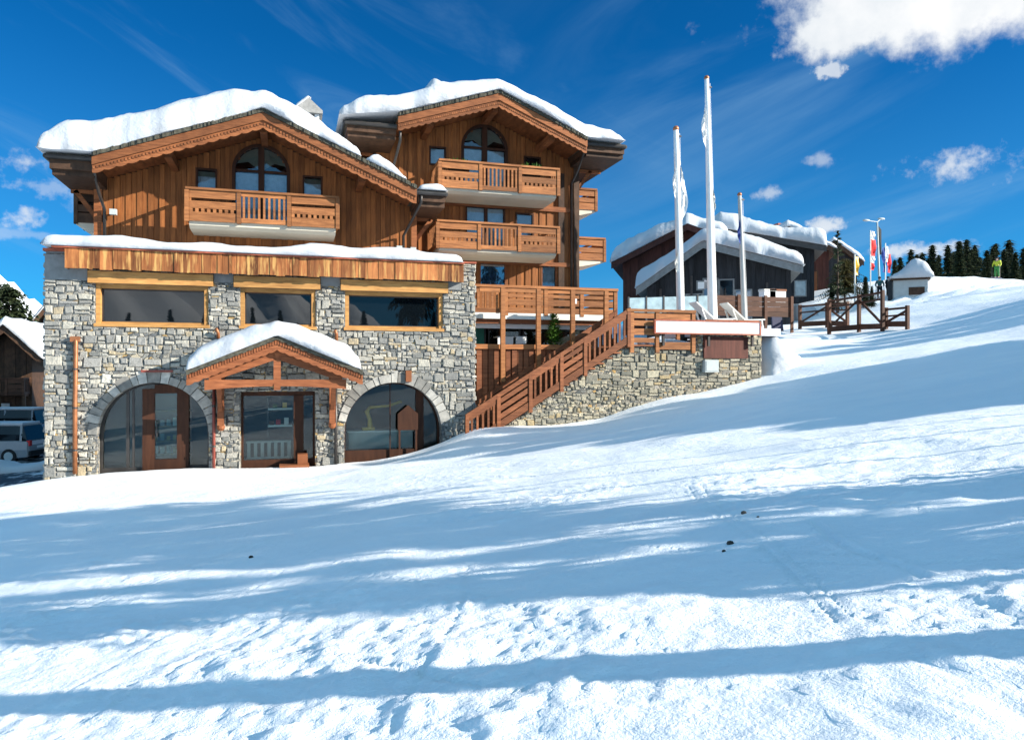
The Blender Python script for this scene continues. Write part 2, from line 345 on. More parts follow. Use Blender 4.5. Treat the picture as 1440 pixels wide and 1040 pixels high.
# ------------------------------------------------------------------ terrain
CP = [(-6.6,-.3,-.16),(-5,-.3,.06),(-2,-.3,.05),(.8,-.3,.04),(2.5,-.3,.12),(4,-.3,.42),(4.9,-.3,.72),(5.7,-.3,1.08),(7.6,-.3,1.2),(9.1,-.3,1.28),
 (10.4,-.3,1.45),(11.5,-.3,1.8),(12.6,-.3,2.02),(14.6,-.3,2.3),(16.7,-.3,2.75),(18,-.3,3.15),(20,1,3.65),(20,-4,3.45),
 (0,-12,.72),(-8,-12,-.1),(8,-12,1.85),(16,-11.4,2.95),(24,-12,4.4),(0,-6,.38),(7,-5,1.15),(-7,-5,-.1),(13,-5,2.2),
 (0,-20,1.22),(0,-24,1.4),(4,-24,1.95),(-4,-24,.98),(10,-24,2.75),(3,-20,1.62),(-3,-20,.82),(7,-17,1.95),(-8,-20,.3),(20,-24,4.3),(40,-24,7.3),
 (26.9,5.6,4.86),(22.9,6.3,4.55),(27,11.9,5.45),(33,8,6.3),(31,-1,5.9),(45,0,8.8),(42,18.6,8.0),(54.5,20,9.3),(50,25,10.3),(50,32,11.0),(44,30,9.3),(36,20,6.6),(70,30,11.0),(90,40,11.2),(80,0,13),
 (120,60,12),(110,90,11),(80,80,11.5),(45,45,9.5),(30,30,6.2),(25,20,5.4),(20,30,5.0),(18,8,4.2),(10,40,4),(0,30,1.5),
 (-8.5,-1.2,-.34),(-10,-2.5,-.4),(-14,-5,-.6),(-9.5,2.5,-1.1),(-12,10,-1.15),(-13,17,-1.15),(-20,15,-1.4),(-25,30,-1.6),(-40,40,-2),(-25,-5,-1.0),(-30,-24,-1.2),(-60,0,-3),
 (0,-40,2.2),(30,-45,6.5),(-30,-45,1),(0,-70,4),(60,-60,11),(-60,-70,4),(-40,80,-2),(0,90,3),(160,100,10),(160,0,16),(-160,0,-6),(-160,160,-6),(0,170,2),(160,170,9),(160,-100,18),(-100,-100,8),(0,-120,10)]
_P = np.array(CP); _n = len(_P); S_ = 30.0
def _phi(r2): return np.where(r2 > 1e-12, 0.5*r2*np.log(r2+1e-12), 0.0)
_X = _P[:, :2]/S_
_A = np.zeros((_n+3, _n+3)); _A[:_n,:_n] = _phi(((_X[:,None]-_X[None])**2).sum(-1)) + np.eye(_n)*2e-4
_A[:_n,_n] = 1; _A[:_n,_n+1:] = _X; _A[_n,:_n] = 1; _A[_n+1:,:_n] = _X.T
_W = np.linalg.solve(_A, np.concatenate([_P[:,2], np.zeros(3)]))
def tps(x, y):
    x = np.asarray(x, float)/S_; y = np.asarray(y, float)/S_; z = _W[_n] + _W[_n+1]*x + _W[_n+2]*y
    for i in range(_n): z = z + _W[i]*_phi((x-_X[i,0])**2+(y-_X[i,1])**2)
    return z
def terrain(x, y, fine=True):
    x = np.asarray(x, float); y = np.asarray(y, float)
    z = tps(x, y)
    far = sstep(120, 200, np.hypot(x, y)); z = z*(1-far) + far*4.0
    z = z + (fbm(x*0.12, y*0.12, 3, 3)-.5)*0.55*sstep(14, 40, np.hypot(x, y+24)) * (1 - 0.6*far)
    z = z + (fbm(x*0.45, y*0.45, 5, 3)-.5)*0.14
    z = z + (fbm(x*.7, y*.7, 55, 4)-.42)*1.1*sstep(36, 42, x)*(1-sstep(56, 66, x))*sstep(6, 14, y)*(1-sstep(24, 34, y))
    # lower ground under the buildings and the terrace
    m = sstep(.02, .30, y)*sstep(-6.72, -6.45, x)*(1-sstep(16.2, 16.5, x))*(1-sstep(14, 15, y))
    z = z*(1-m) + np.minimum(z, -0.9)*m
    if fine:
        d = np.hypot(x, y+24)
        c1 = fbm(x*3.2, y*3.2, 21, 3); c2 = fbm(x*9, y*9, 31, 3, 0.6)
        rough = 0.35 + 0.9*sstep(.42, .66, fbm(x*0.35+5, y*0.6, 41, 2))
        near = 1.15 - sstep(6, 16, d)*0.85
        z = z + (np.maximum(c1-.46, 0)*0.065 + np.abs(c2-.5)*0.05)*rough*near*(1-sstep(-3, -.4, y)*0.4)
        # boot prints and ski tracks
        for (ax, ay, bx, by, w, dep) in TRACKS:
            L2 = (bx-ax)**2+(by-ay)**2; t = np.clip(((x-ax)*(bx-ax)+(y-ay)*(by-ay))/L2, 0, 1)
            wob = 0.05*np.sin(t*7+ax)
            dd = np.abs(((x-ax)*(by-ay)-(y-ay)*(bx-ax))/math.sqrt(L2) + wob)
            inside = (t > 0) & (t < 1)
            z = z - np.where(inside, dep*np.exp(-(dd/w)**2), 0) + np.where(inside, dep*.5*np.exp(-((dd-2*w)/w)**2), 0)
    return z
TRACKS = [(3.75,-20.3,4.25,-18.6,.03,.025),(-2.2,-20,2.6,-11.5,.02,.008),(0.4,-20.8,1.6,-17.5,.02,.012),(5,-19,14,-8,.022,.008),(4.6,-20.5,3.2,-19.2,.02,.012),(2.9,-20.6,4.6,-16,.014,.016),(3.0,-20.6,4.75,-16,.014,.016),(1.2,-20.4,-.6,-18.2,.018,.014),(-1.5,-19.8,.6,-17,.012,.010),(2.0,-20.4,.4,-16,.013,.012),(4.0,-19.9,2.4,-17.4,.013,.012),(-3,-17,4,-9,.016,.016),(-2.7,-17,4.3,-9,.016,.016),(6,-16,1,-7,.016,.016),(9,-15,2,-5,.02,.018),(9.4,-15,2.4,-5,.02,.018),(12,-13,3,-3,.03,.02),(-5,-12,2,-4,.025,.018),(14,-10,5,-3.5,.03,.02),(14.4,-10,5.4,-3.5,.03,.02)]
def gz(x, y): return float(terrain(np.array([x]), np.array([y]), False)[0])
def axis(segs):
    out = [segs[0][0]]
    for a, b, st in segs:
        n = max(1, int(round((b-a)/st))); out += list(a + (b-a)*np.arange(1, n+1)/n)
    return np.array(out)
def grow(a, b, s0, k=1.13):
    out = [a]; s = s0
    while (out[-1] < b if b > a else out[-1] > b):
        out.append(out[-1] + (s if b > a else -s)); s *= k
    return out[1:]
xs = np.array(sorted(grow(-12, -420, .3)) + list(axis([(-12,-7,.14),(-7,-4.2,.07),(-4.2,5.2,.035),(5.2,18,.09),(18,36,.22)])) + grow(36, 420, .3))
ys = np.array(sorted(grow(-24, -420, .4)) + list(axis([(-24,-21.2,.1),(-21.2,-15,.034),(-15,-8,.075),(-8,.6,.11),(.6,30,.3)])) + grow(30, 420, .4))
XX, YY = np.meshgrid(xs, ys); ZZ = terrain(XX, YY)
nx, ny = len(xs), len(ys)
me = bpy.data.meshes.new('snow_slope')
co = np.stack([XX, YY, ZZ], -1).reshape(-1, 3)
me.vertices.add(len(co)); me.vertices.foreach_set('co', co.ravel())
i = (np.arange(ny-1)[:,None]*nx + np.arange(nx-1)[None]).ravel()
q = np.stack([i, i+1, i+nx+1, i+nx], -1)
me.loops.add(q.size); me.loops.foreach_set('vertex_index', q.ravel().astype(np.int32))
me.polygons.add(len(q)); me.polygons.foreach_set('loop_start', np.arange(0, q.size, 4, dtype=np.int32))
me.polygons.foreach_set('use_smooth', np.ones(len(q), dtype=bool)); me.update(calc_edges=True); me.validate()
def ground_mat():
    m, nt, out = mat('packed_snow')
    v = mapped(nt, (1, 1, 1)); vs = mapped(nt, (0.9, 2.2, 1))
    a = noise(nt, vs, 0.5, 4, 0.6); f = noise(nt, v, 7.0, 6, 0.7); g = noise(nt, v, 38.0, 4, 0.7)
    c = ramp(nt, a, [(0.3, (0.84, 0.87, 0.905)), (0.7, (0.93, 0.935, 0.945))])
    b = bsdf(nt, out, c, 0.5, 0.25)
    pm = ramp(nt, noise(nt, v, 0.55, 3, 0.5), [(0.38, (0.25, 0.25, 0.25)), (0.62, (1, 1, 1))])
    h = math_(nt, 'ADD', math_(nt, 'MULTIPLY', math_(nt, 'MULTIPLY', f, pm), 1.0), math_(nt, 'MULTIPLY', g, 0.30))
    rid = noise(nt, mapped(nt, (1.4, 9.0, 1)), 1.0, 3, 0.6)
    h = math_(nt, 'ADD', h, math_(nt, 'MULTIPLY', rid, 0.35))
    bump(nt, b, h, 0.6, 0.055); return m
me.materials.append(ground_mat())
ground = bpy.data.objects.new('snow_slope', me); COL.objects.link(ground); tag(ground, kind='structure')
def hit(px, py, smax=120):
    u = (px-720)/FPX; v = (520-py)/FPX
    d = Vector((math.cos(YAW)*u+math.sin(YAW), -math.sin(YAW)*u+math.cos(YAW), v))
    ss = np.linspace(2, smax, 2400)
    zz = terrain(CAMP[0]+d.x*ss, CAMP[1]+d.y*ss, False)
    below = np.nonzero(CAMP[2]+d.z*ss < zz)[0]
    s = ss[below[0]] if len(below) else smax
    return Vector((CAMP[0]+d.x*s, CAMP[1]+d.y*s, gz(CAMP[0]+d.x*s, CAMP[1]+d.y*s)))
def at(px, py, y):
    u = (px-720)/FPX; v = (520-py)/FPX
    d = Vector((math.cos(YAW)*u+math.sin(YAW), -math.sin(YAW)*u+math.cos(YAW), v)); s = (y-CAMP[1])/d.y
    return Vector((d.x*s, y, CAMP[2]+d.z*s))
def dep(px, py, dd):
    u = (px-720)/FPX*dd; v = (520-py)/FPX*dd
    return Vector((math.cos(YAW)*u+math.sin(YAW)*dd, CAMP[1]-math.sin(YAW)*u+math.cos(YAW)*dd, CAMP[2]+v))

# ------------------------------------------------------------------ camera, sky, sun
cam = bpy.data.cameras.new('camera'); camo = bpy.data.objects.new('camera', cam); COL.objects.link(camo)
camo.location = CAMP; camo.rotation_euler = (math.radians(90), 0, -YAW)
cam.sensor_width = 36; cam.lens = 36*FPX/1440; cam.clip_end = 5000; cam.clip_start = 0.1; sc.camera = camo
sun = bpy.data.lights.new('sun', 'SUN'); sun.energy = 11.0; sun.angle = math.radians(0.42); sun.color = (1.0, 0.93, 0.82)
suno = bpy.data.objects.new('sun', sun); COL.objects.link(suno); suno.rotation_euler = SUNV.to_track_quat('Z', 'Y').to_euler()
w = bpy.data.worlds.new('World'); sc.world = w; w.use_nodes = True; nt = w.node_tree; nt.nodes.clear()
wo = N(nt, 'ShaderNodeOutputWorld'); bg = N(nt, 'ShaderNodeBackground'); L(nt, bg.outputs[0], wo.inputs[0]); bg.inputs[1].default_value = 0.12
sky = N(nt, 'ShaderNodeTexSky', sky_type='NISHITA', sun_disc=False, sun_elevation=SUN_EL, sun_rotation=math.pi/2-SUN_AZ, altitude=1900, air_density=1.0, dust_density=0.3, ozone_density=3.0)
tc = N(nt, 'ShaderNodeTexCoord'); sp = N(nt, 'ShaderNodeSeparateXYZ'); L(nt, tc.outputs['Generated'], sp.inputs[0])
az = math_(nt, 'ARCTAN2', sp.outputs[0], sp.outputs[1]); el = math_(nt, 'ARCSINE', sp.outputs[2])
skyc = mixc(nt, 1.0, sky.outputs[0], SKYTINT, 'MULTIPLY')
# added fill light: unseen sky brightened behind the viewer and towards the zenith
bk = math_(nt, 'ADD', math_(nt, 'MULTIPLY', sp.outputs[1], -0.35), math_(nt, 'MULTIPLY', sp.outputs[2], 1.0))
fill_mix = N(nt, 'ShaderNodeMapRange', interpolation_type='SMOOTHSTEP'); fill_mix.inputs[1].default_value = 0.32; fill_mix.inputs[2].default_value = 0.85; fill_mix.inputs[4].default_value = 0.9
L(nt, bk, fill_mix.inputs[0]); skyc = mixc(nt, fill_mix.outputs[0], skyc, SKY_FILL)
n1 = N(nt, 'ShaderNodeTexNoise', i_Scale=9.0, i_Detail=8.0, i_Roughness=0.62); L(nt, tc.outputs['Generated'], n1.inputs['Vector'])
n3 = N(nt, 'ShaderNodeTexNoise', i_Scale=75.0, i_Detail=5.0, i_Roughness=0.6); L(nt, tc.outputs['Generated'], n3.inputs['Vector'])
n2 = N(nt, 'ShaderNodeTexNoise', i_Scale=26.0, i_Detail=6.0, i_Roughness=0.6); L(nt, tc.outputs['Generated'], n2.inputs['Vector'])
nsmall = math_(nt, 'ADD', math_(nt, 'MULTIPLY', math_(nt, 'SUBTRACT', n2.outputs[0], 0.5), 3.0), math_(nt, 'MULTIPLY', math_(nt, 'SUBTRACT', n3.outputs[0], 0.5), 2.2))
nsum = math_(nt, 'ADD', math_(nt, 'MULTIPLY', math_(nt, 'SUBTRACT', n1.outputs[0], 0.5), 2.6), math_(nt, 'MULTIPLY', math_(nt, 'SUBTRACT', n2.outputs[0], 0.5), 1.3))
def puff(px, py, rx, ry, amp, soft, nz=1.0):
    u = (px-720)/FPX; v = (520-py)/FPX; a = math.atan2(u, 1) + YAW; e = math.atan2(v, math.hypot(u, 1))
    dx = math_(nt, 'DIVIDE', math_(nt, 'SUBTRACT', az, a), rx/FPX); dy = math_(nt, 'DIVIDE', math_(nt, 'SUBTRACT', el, e), ry/FPX)
    r2 = math_(nt, 'SQRT', math_(nt, 'ADD', math_(nt, 'MULTIPLY', dx, dx), math_(nt, 'MULTIPLY', dy, dy)))
    k = math_(nt, 'ADD', math_(nt, 'SUBTRACT', 1.0, r2), math_(nt, 'MULTIPLY', nsum if rx > 80 else nsmall, nz))
    mr = N(nt, 'ShaderNodeMapRange', interpolation_type='SMOOTHSTEP'); mr.inputs[1].default_value = 0.0; mr.inputs[2].default_value = soft; mr.inputs[4].default_value = amp
    L(nt, k, mr.inputs[0]); return mr.outputs[0]
tot = None
for a in [(1310,-22,240,80,1.0,.55,.62),(1170,48,95,40,1.0,.5,.75),(1168,98,24,12,.7,.6,.9),(1345,232,64,20,.75,1.7,1.2),(1160,226,24,9,.4,1.3,1.0),(1080,272,34,9,.5,1.4,1.1),
          (1165,318,32,12,.85,1.1,1.0),(30,228,55,14,.65,1.5,1.2),(36,308,26,18,.7,1.3,1.1),(70,262,50,14,.32,1.0,1.2),(1290,352,70,12,.75,.9,.8),(40,330,60,8,.25,.8,.8),(140,292,40,10,.2,.9,1.0)]:
    p = puff(*a); tot = p if tot is None else math_(nt, 'MAXIMUM', tot, p)
# cirrus streaks: noise stretched along slanted directions
def cirrus(rot, sx, sy, lo, hi, amp, seed):
    cb = N(nt, 'ShaderNodeCombineXYZ'); L(nt, az, cb.inputs[0]); L(nt, el, cb.inputs[1]); cb.inputs[2].default_value = seed
    mp = N(nt, 'ShaderNodeMapping'); mp.inputs['Rotation'].default_value = (0, 0, rot); L(nt, cb.outputs[0], mp.inputs[0])
    mp2 = N(nt, 'ShaderNodeMapping'); mp2.inputs['Scale'].default_value = (sx, sy, 1); L(nt, mp.outputs[0], mp2.inputs[0])
    n = noise(nt, mp2.outputs[0], 1.0, 7, 0.58, 0.6)
    mr = N(nt, 'ShaderNodeMapRange', interpolation_type='SMOOTHSTEP'); mr.inputs[1].default_value = lo; mr.inputs[2].default_value = hi; mr.inputs[4].default_value = amp
    L(nt, n, mr.inputs[0]); return mr.outputs[0]
c1 = cirrus(-0.27, 1.5, 8.5, .40, .78, .52, 1.3); c2 = cirrus(0.42, 3.2, 14, .53, .88, .36, 4.7)
right = N(nt, 'ShaderNodeMapRange', interpolation_type='SMOOTHSTEP'); right.inputs[1].default_value = .2; right.inputs[2].default_value = .75; L(nt, az, right.inputs[0])
ci = math_(nt, 'ADD', math_(nt, 'MULTIPLY', c1, right.outputs[0]), math_(nt, 'MULTIPLY', c2, math_(nt, 'SUBTRACT', 1.0, right.outputs[0])))
pale = N(nt, 'ShaderNodeMapRange', interpolation_type='SMOOTHSTEP'); pale.inputs[1].default_value = .42; pale.inputs[2].default_value = 0.0; pale.inputs[4].default_value = .22
L(nt, el, pale.inputs[0]); skyc = mixc(nt, pale.outputs[0], skyc, (1.6, 4.6, 6.4))
skyc = mixc(nt, ci, skyc, (2.7, 4.8, 6.8))
shade = mixc(nt, ramp(nt, n1.outputs[0], [(0.35, (1, 1, 1)), (0.65, (0, 0, 0))]), (8.4, 8.5, 8.6), (6.4, 6.9, 7.4))
skyc = mixc(nt, tot, skyc, shade)
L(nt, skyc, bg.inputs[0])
sc.view_settings.view_transform = 'Standard'; sc.view_settings.look = 'None'; sc.view_settings.exposure = 0
sc.render.engine = 'CYCLES'; sc.cycles.max_bounces = 6; sc.cycles.diffuse_bounces = 3; sc.cycles.glossy_bounces = 3; sc.cycles.transparent_max_bounces = 8
# ------------------------------------------------------------------ building helpers
def arch_pts(cx, hw, zs, n=20, a0=0, a1=180, rz=None):
    rz = rz or hw
    return [(cx + hw*math.cos(math.radians(a0+(a1-a0)*i/n)), zs + rz*math.sin(math.radians(a0+(a1-a0)*i/n))) for i in range(n+1)]
def arch_outline(cx, hw, z0, zs, n=20):            # counter-clockwise from bottom right
    return [(cx+hw, z0)] + arch_pts(cx, hw, zs, n) + [(cx-hw, z0)]
def rect(x0, x1, z0, z1): return [(x1, z0), (x1, z1), (x0, z1), (x0, z0)]
def holed_wall(mb, outer, holes, y, depth):
    loops = [outer] + holes
    pts = [p for l in loops for p in l]
    tri = tessellate_polygon([[Vector((x, z, 0)) for x, z in l] for l in loops])
    mb.add([(x, y, z) for x, z in pts], [tuple(t) for t in tri], 0.5)
    for h in holes:
        n = len(h)
        mb.add([(x, y, z) for x, z in h] + [(x, y+depth, z) for x, z in h], [(i, (i+1) % n, n+(i+1) % n, n+i) for i in range(n)], 0.5)
    return mb
def ring(mb, outer, inner, y0, y1):                 # frame between two outlines of equal length
    n = len(outer)
    vs = [(x, y, z) for l in (outer, inner) for y in (y0, y1) for x, z in l]
    fs = []
    for i in range(n-1):
        j = i+1
        fs += [(i, j, 2*n+j, 2*n+i), (n+i, 3*n+i, 3*n+j, n+j), (i, n+i, n+j, j), (2*n+i, 2*n+j, 3*n+j, 3*n+i)]
    return mb.add(vs, fs)
def interp(pts):
    xs_ = [p[0] for p in pts]; zs_ = [p[1] for p in pts]
    return lambda x: float(np.interp(x, xs_, zs_))
def planks(mb, x0, x1, y, zlo, zhi, holes=(), wd=0.17, th=0.03, gap=0.008, axis_='x'):
    """vertical boards, alternately set forward; holes = (x0, x1, z0 function/number, z1 function/number)"""
    cuts = sorted(set([x0, x1] + [h for hh in holes for h in hh[:2] if x0 < h < x1]))
    xsv = []
    for a, b in zip(cuts[:-1], cuts[1:]):
        n = max(1, round((b-a)/wd)); xsv += [(a+(b-a)*i/n, a+(b-a)*(i+1)/n) for i in range(n)]
    for k, (a, b) in enumerate(xsv):
        xm = (a+b)/2; iv = [(zlo(xm) if callable(zlo) else zlo, None)]
        lo = zlo(xm) if callable(zlo) else zlo
        segs = [(lo, min(zhi(a), zhi(b)) if callable(zhi) else zhi)]
        for h in holes:
            if h[0] < xm < h[1]:
                z0 = h[2](xm) if callable(h[2]) else h[2]; z1 = h[3](xm) if callable(h[3]) else h[3]
                ns = []
                for s0, s1 in segs:
                    if z1 <= s0 or z0 >= s1: ns.append((s0, s1)); continue
                    if z0 > s0: ns.append((s0, z0))
                    if z1 < s1: ns.append((z1, s1))
                segs = ns
        off = (0.028 if k % 2 else 0.0) + R.uniform(0, .006); r = R.random()
        for s0, s1 in segs:
            if s1-s0 < .02: continue
            if axis_ == 'x': mb.box(a+gap/2, b-gap/2, y-th-off, y, s0, s1, r)
            elif axis_ == '-y': mb.box(y, y+th+off, a+gap/2, b-gap/2, s0, s1, r)   # wall facing +X, boards run along Y
            else: mb.box(y-th-off, y, a+gap/2, b-gap/2, s0, s1, r)
    return mb
def snow_blanket(name, xr, yr, base, thick, label, seed=1, edge=0.45, nx_=70, ny_=24, lump=0.12, parent=None, over=0.06, mat_='snow', group=None, skew=None):
    """rounded layer of snow over base(x, y); edges bulge out and curl under"""
    us = np.linspace(0, 1, nx_); vs_ = np.linspace(0, 1, ny_)
    us = us*us*(3-2*us)*.6 + us*.4; vs_ = vs_*vs_*(3-2*vs_)*.6 + vs_*.4
    top = np.zeros((ny_, nx_, 3)); bot = np.zeros((ny_, nx_, 3))
    for j, v in enumerate(vs_):
        for i, u in enumerate(us):
            x = xr[0]+(xr[1]-xr[0])*u; y = yr[0]+(yr[1]-yr[0])*v
            dx = min(x-xr[0], xr[1]-x); dy = min(y-yr[0], yr[1]-y)
            t = thick(x, y); e = min(edge, t*1.0)
            f = 1.0
            for d in (dx, dy):
                if d < e: f *= math.sqrt(max(0.0, 1-(1-d/e)**2))**.8
            n = float(fbm(np.array([x*.9+seed*7.7]), np.array([y*.9+3.1]), seed, 3)[0])-.5
            n2 = float(fbm(np.array([x*2.6+seed*3.7]), np.array([y*2.6+t]), seed+9, 2)[0])-.5
            b = base(x, y)
            zt = b + max(.015, t*f*(1+ .18*n2) + lump*n*2*f)
            wv = float(fbm(np.array([x*1.15+seed*5.3]), np.array([.37*seed]), seed+4, 3)[0])-.5
            sx = (n2*0.22 + wv*.85)*max(0, 1-(y-yr[0])/.9)*min(1, t*1.3) if y < yr[0]+.9 else 0          # dented front
            ox = (over if u > .98 else -over if u < .02 else 0); oy = (-over if v < .02 else over if v > .98 else 0)
            top[j, i] = (x+ox, y+oy+sx*.45*(1-.6*f), zt); bot[j, i] = (x+ox*.3, y+oy*.3+sx*.15, b+.004)
    vs = list(map(tuple, top.reshape(-1, 3))) + list(map(tuple, bot.reshape(-1, 3))); o = nx_*ny_
    fs = []
    for j in range(ny_-1):
        for i in range(nx_-1):
            a = j*nx_+i; fs += [(a, a+1, a+nx_+1, a+nx_), (o+a, o+a+nx_, o+a+nx_+1, o+a+1)]
    for i in range(nx_-1):
        fs += [(i, o+i, o+i+1, i+1), ((ny_-1)*nx_+i, (ny_-1)*nx_+i+1, o+(ny_-1)*nx_+i+1, o+(ny_-1)*nx_+i)]
    for j in range(ny_-1):
        a = j*nx_; b = a+nx_-1
        fs += [(a, a+nx_, o+a+nx_, o+a), (b, o+b, o+b+nx_, b+nx_)]
    m = MB(); m.add(vs, fs, .5)
    ob = m.build(name, M[mat_], parent, smooth=True)
    if label: tag(ob, label, 'snow', group)
    return ob
def front_edge_snow(*a, **k): return snow_blanket(*a, **k)

def coursed(mb, x0, x1, z0, z1, y, ok, rects=(), scale=1.0, seed=5):
    rr = random.Random(seed); z = z0
    while z < z1:
        h = rr.choice((.12, .15, .18, .21, .25, .31))*scale; x = x0; ph = rr.uniform(0, 6)
        while x < x1:
            w_ = min(.55, max(.12, h*rr.uniform(.7, 1.75)))*(scale**.5)
            zz = z + .05*math.sin(x*1.3+ph) + .03*math.sin(x*2.7+ph*2) + rr.uniform(-.035, .035)
            parts = [(zz, zz+h)] if h < .19*scale or rr.random() < .35 else [(zz, zz+h*.52), (zz+h*.54, zz+h)] if rr.random() < .5 else [(zz, zz+h*.36), (zz+h*.38, zz+h)]
            for a, b in parts:
                for xa, xb in ([(x, x+w_)] if rr.random() < .8 or w_ < .24 else [(x, x+w_*.45), (x+w_*.47, x+w_)]):
                    xl, xr_, zl, zh = max(xa, x0), min(xb, x1), a, min(b, z1)
                    for (r0, r1, s0, s1) in rects:
                        if xl < r1 and xr_ > r0 and zl < s1 and zh > s0:
                            o = [(xr_-r0, 'r'), (r1-xl, 'l'), (zh-s0, 't'), (s1-zl, 'b')]; m_ = min(o)[1]
                            if m_ == 'r': xr_ = r0
                            elif m_ == 'l': xl = r1
                            elif m_ == 't': zh = s0
                            else: zl = s1
                    if xr_-xl < .05 or zh-zl < .04: continue
                    todo = [(xl, xr_, zl, zh, 0)]
                    while todo:
                        xl, xr_, zl, zh, lv = todo.pop()
                        if not all(ok(px_, pz_) for px_ in (xl, xr_) for pz_ in (zl, zh)):
                            if lv < 3:
                                if xr_-xl > zh-zl:
                                    if xr_-xl > .10: todo += [(xl, (xl+xr_)/2, zl, zh, lv+1), ((xl+xr_)/2, xr_, zl, zh, lv+1)]
                                elif zh-zl > .10: todo += [(xl, xr_, zl, (zl+zh)/2, lv+1), (xl, xr_, (zl+zh)/2, zh, lv+1)]
                            continue
                        g = .007; q_ = .16*min(xr_-xl, zh-zl); j = lambda: rr.uniform(-.3, 1)*q_; d = rr.uniform(.010, .05); t = rr.uniform(.010, .026)
                        c = [(xl+g+max(0, j()), zl+g+max(0, j())), (xr_-g-max(0, j()), zl+g+max(0, j())), (xr_-g-max(0, j()), zh-g-max(0, j())), (xl+g+max(0, j()), zh-g-max(0, j()))]
                        cx, cz = (xl+xr_)/2, (zl+zh)/2; vs = [(p, y+.004, q) for p, q in c] + [(p, y-d*.5, q) for p, q in c]
                        vs += [(p+(cx-p)/max(abs(cx-p), .01)*t, y-d-rr.uniform(0, .014), q+(cz-q)/max(abs(cz-q), .01)*t) for p, q in c]
                        mb.add(vs, [(i, (i+1) % 4, 4+(i+1) % 4, 4+i) for i in range(4)] + [(4+i, 4+(i+1) % 4, 8+(i+1) % 4, 8+i) for i in range(4)] + [(8, 9, 10, 11)], rr.random())
            x += w_
        z += h
    return mb
# ------------------------------------------------------------------ stone front building
SB = thing('stone_building', (-0.3, 0, 0), 'two storey grey rubble stone front with two arches and three wide windows', 'building')
W1, W2, W3 = (-5.30, -2.28), (-1.38, 0.82), (1.72, 4.84); WZ0, WZ1 = 4.34, 5.49
A1 = (-3.77, 1.50, 1.14); A2 = (3.25, 1.55, 1.06); MID = (-1.38, 0.81, 2.34)
m = MB()
holes = [rect(*W1, WZ0, WZ1), rect(*W2, WZ0, WZ1), rect(*W3, WZ0, WZ1),
         arch_outline(A1[0], A1[1], -.9, A1[2]), arch_outline(A2[0], A2[1], -.9, A2[2]), rect(MID[0], MID[1], -.9, MID[2])]
holed_wall(m, [(-6.6, -1.6), (5.92, -1.6), (5.92, 6.5), (5.46, 6.5), (5.46, 6.3), (-6.56, 6.3)], holes, 0.0, 0.38)
m.add([(-6.6,0,-1.6),(-6.56,0,6.3),(-6.56,6,6.3),(-6.6,6,-1.6)], [(0,1,2,3)], .5)
m.add([(5.92,0,-1.6),(5.92,0,6.5),(5.92,6,6.5),(5.92,6,-1.6)], [(0,1,2,3)], .5)
m.add([(-6.6,6,-1.6),(5.92,6,-1.6),(5.92,6,6.3),(-6.56,6,6.3)], [(0,1,2,3)], .5)
m.add([(5.46,0,6.5),(5.92,0,6.5),(5.92,6,6.5),(5.46,6,6.5)], [(0,1,2,3)], .5)
m.build('wall', M['stone'], SB)
def okA(x, z):
    for cx, hw, zs in (A1, A2):
        if (z >= zs and math.hypot(x-cx, z-zs) < hw+.235) or (z < zs and abs(x-cx) < hw+.01): return False
    return True
RECTS = [(*W1, WZ0-.09, WZ1+.02), (*W2, WZ0-.09, WZ1+.02), (*W3, WZ0-.09, WZ1+.02), (MID[0], MID[1], -2, MID[2]), (-6.7, -5.5, 5.62, 7), (-2.12, -1.58, 5.56, 7), (.98, 1.56, 5.56, 7), (5.01, 5.45, 5.56, 7),
         (-5.47, -2.14, 5.49, 7), (-1.56, .96, 5.49, 7), (1.58, 4.99, 5.49, 7)]
m = MB(); coursed(m, -6.6, 5.92, -.6, 6.27, 0.0, okA, RECTS); coursed(m, 5.46, 5.92, 6.28, 6.5, 0.0, lambda x, z: True, seed=8)
m.build('masonry', M['masonry'], SB)
m = MB(); coursed(m, 0.0, 5.9, -1.3, 6.3, 0.0, lambda x, z: True, seed=9); m.v = [(-6.59+v[1], v[0], v[2]) for v in m.v]; m.build('side_masonry', M['masonry'], SB)
m = MB(); coursed(m, 0.0, 5.9, .3, 6.5, 0.0, lambda x, z: True, seed=10); m.v = [(5.925-v[1], v[0], v[2]) for v in m.v]; m.build('side_masonry', M['masonry'], SB)
for a, b in ((-6.57, -5.50), (-2.12, -1.58), (.98, 1.56), (5.01, 5.45)): MB().box(a, b, -.05, .0, 5.62 if a > -6 else 5.56, 6.27).build('shade_render_band', M['render'], SB)  # grey render bands, the overhang's shade put into their colour
# arch stones
for (cx, hw, zs), nm in ((A1, 0), (A2, 1)):
    m = MB(); n = 19; jit = [0]+[R.uniform(-2.2, 2.2) for _ in range(n-1)]+[0]
    for k in range(n):
        if k in (0, n-1) and nm == 1: continue
        a0, a1 = max(0, 180*k/n+.4+jit[k]), min(180, 180*(k+1)/n-.4+jit[k+1]); ro = hw + R.uniform(.20, .38)
        pi_ = arch_pts(cx, hw-.012, zs, 3, a0, a1); po = arch_pts(cx, ro, zs, 3, a0, a1)
        m.prism(pi_ + po[::-1], -.03-R.uniform(0, .03), .36)
    m.build('arch_surround', M['vous'], SB)
m = MB(); m.box(-6.56, 5.46, .39, 6, 6.3, 6.36); m.box(-6.5, 5.40, .39, 5.9, 3.42, 3.5); m.box(-6.55, 5.45, .002, .388, 6.302, 6.36)
m.build('flat_roof', M['render'], SB)
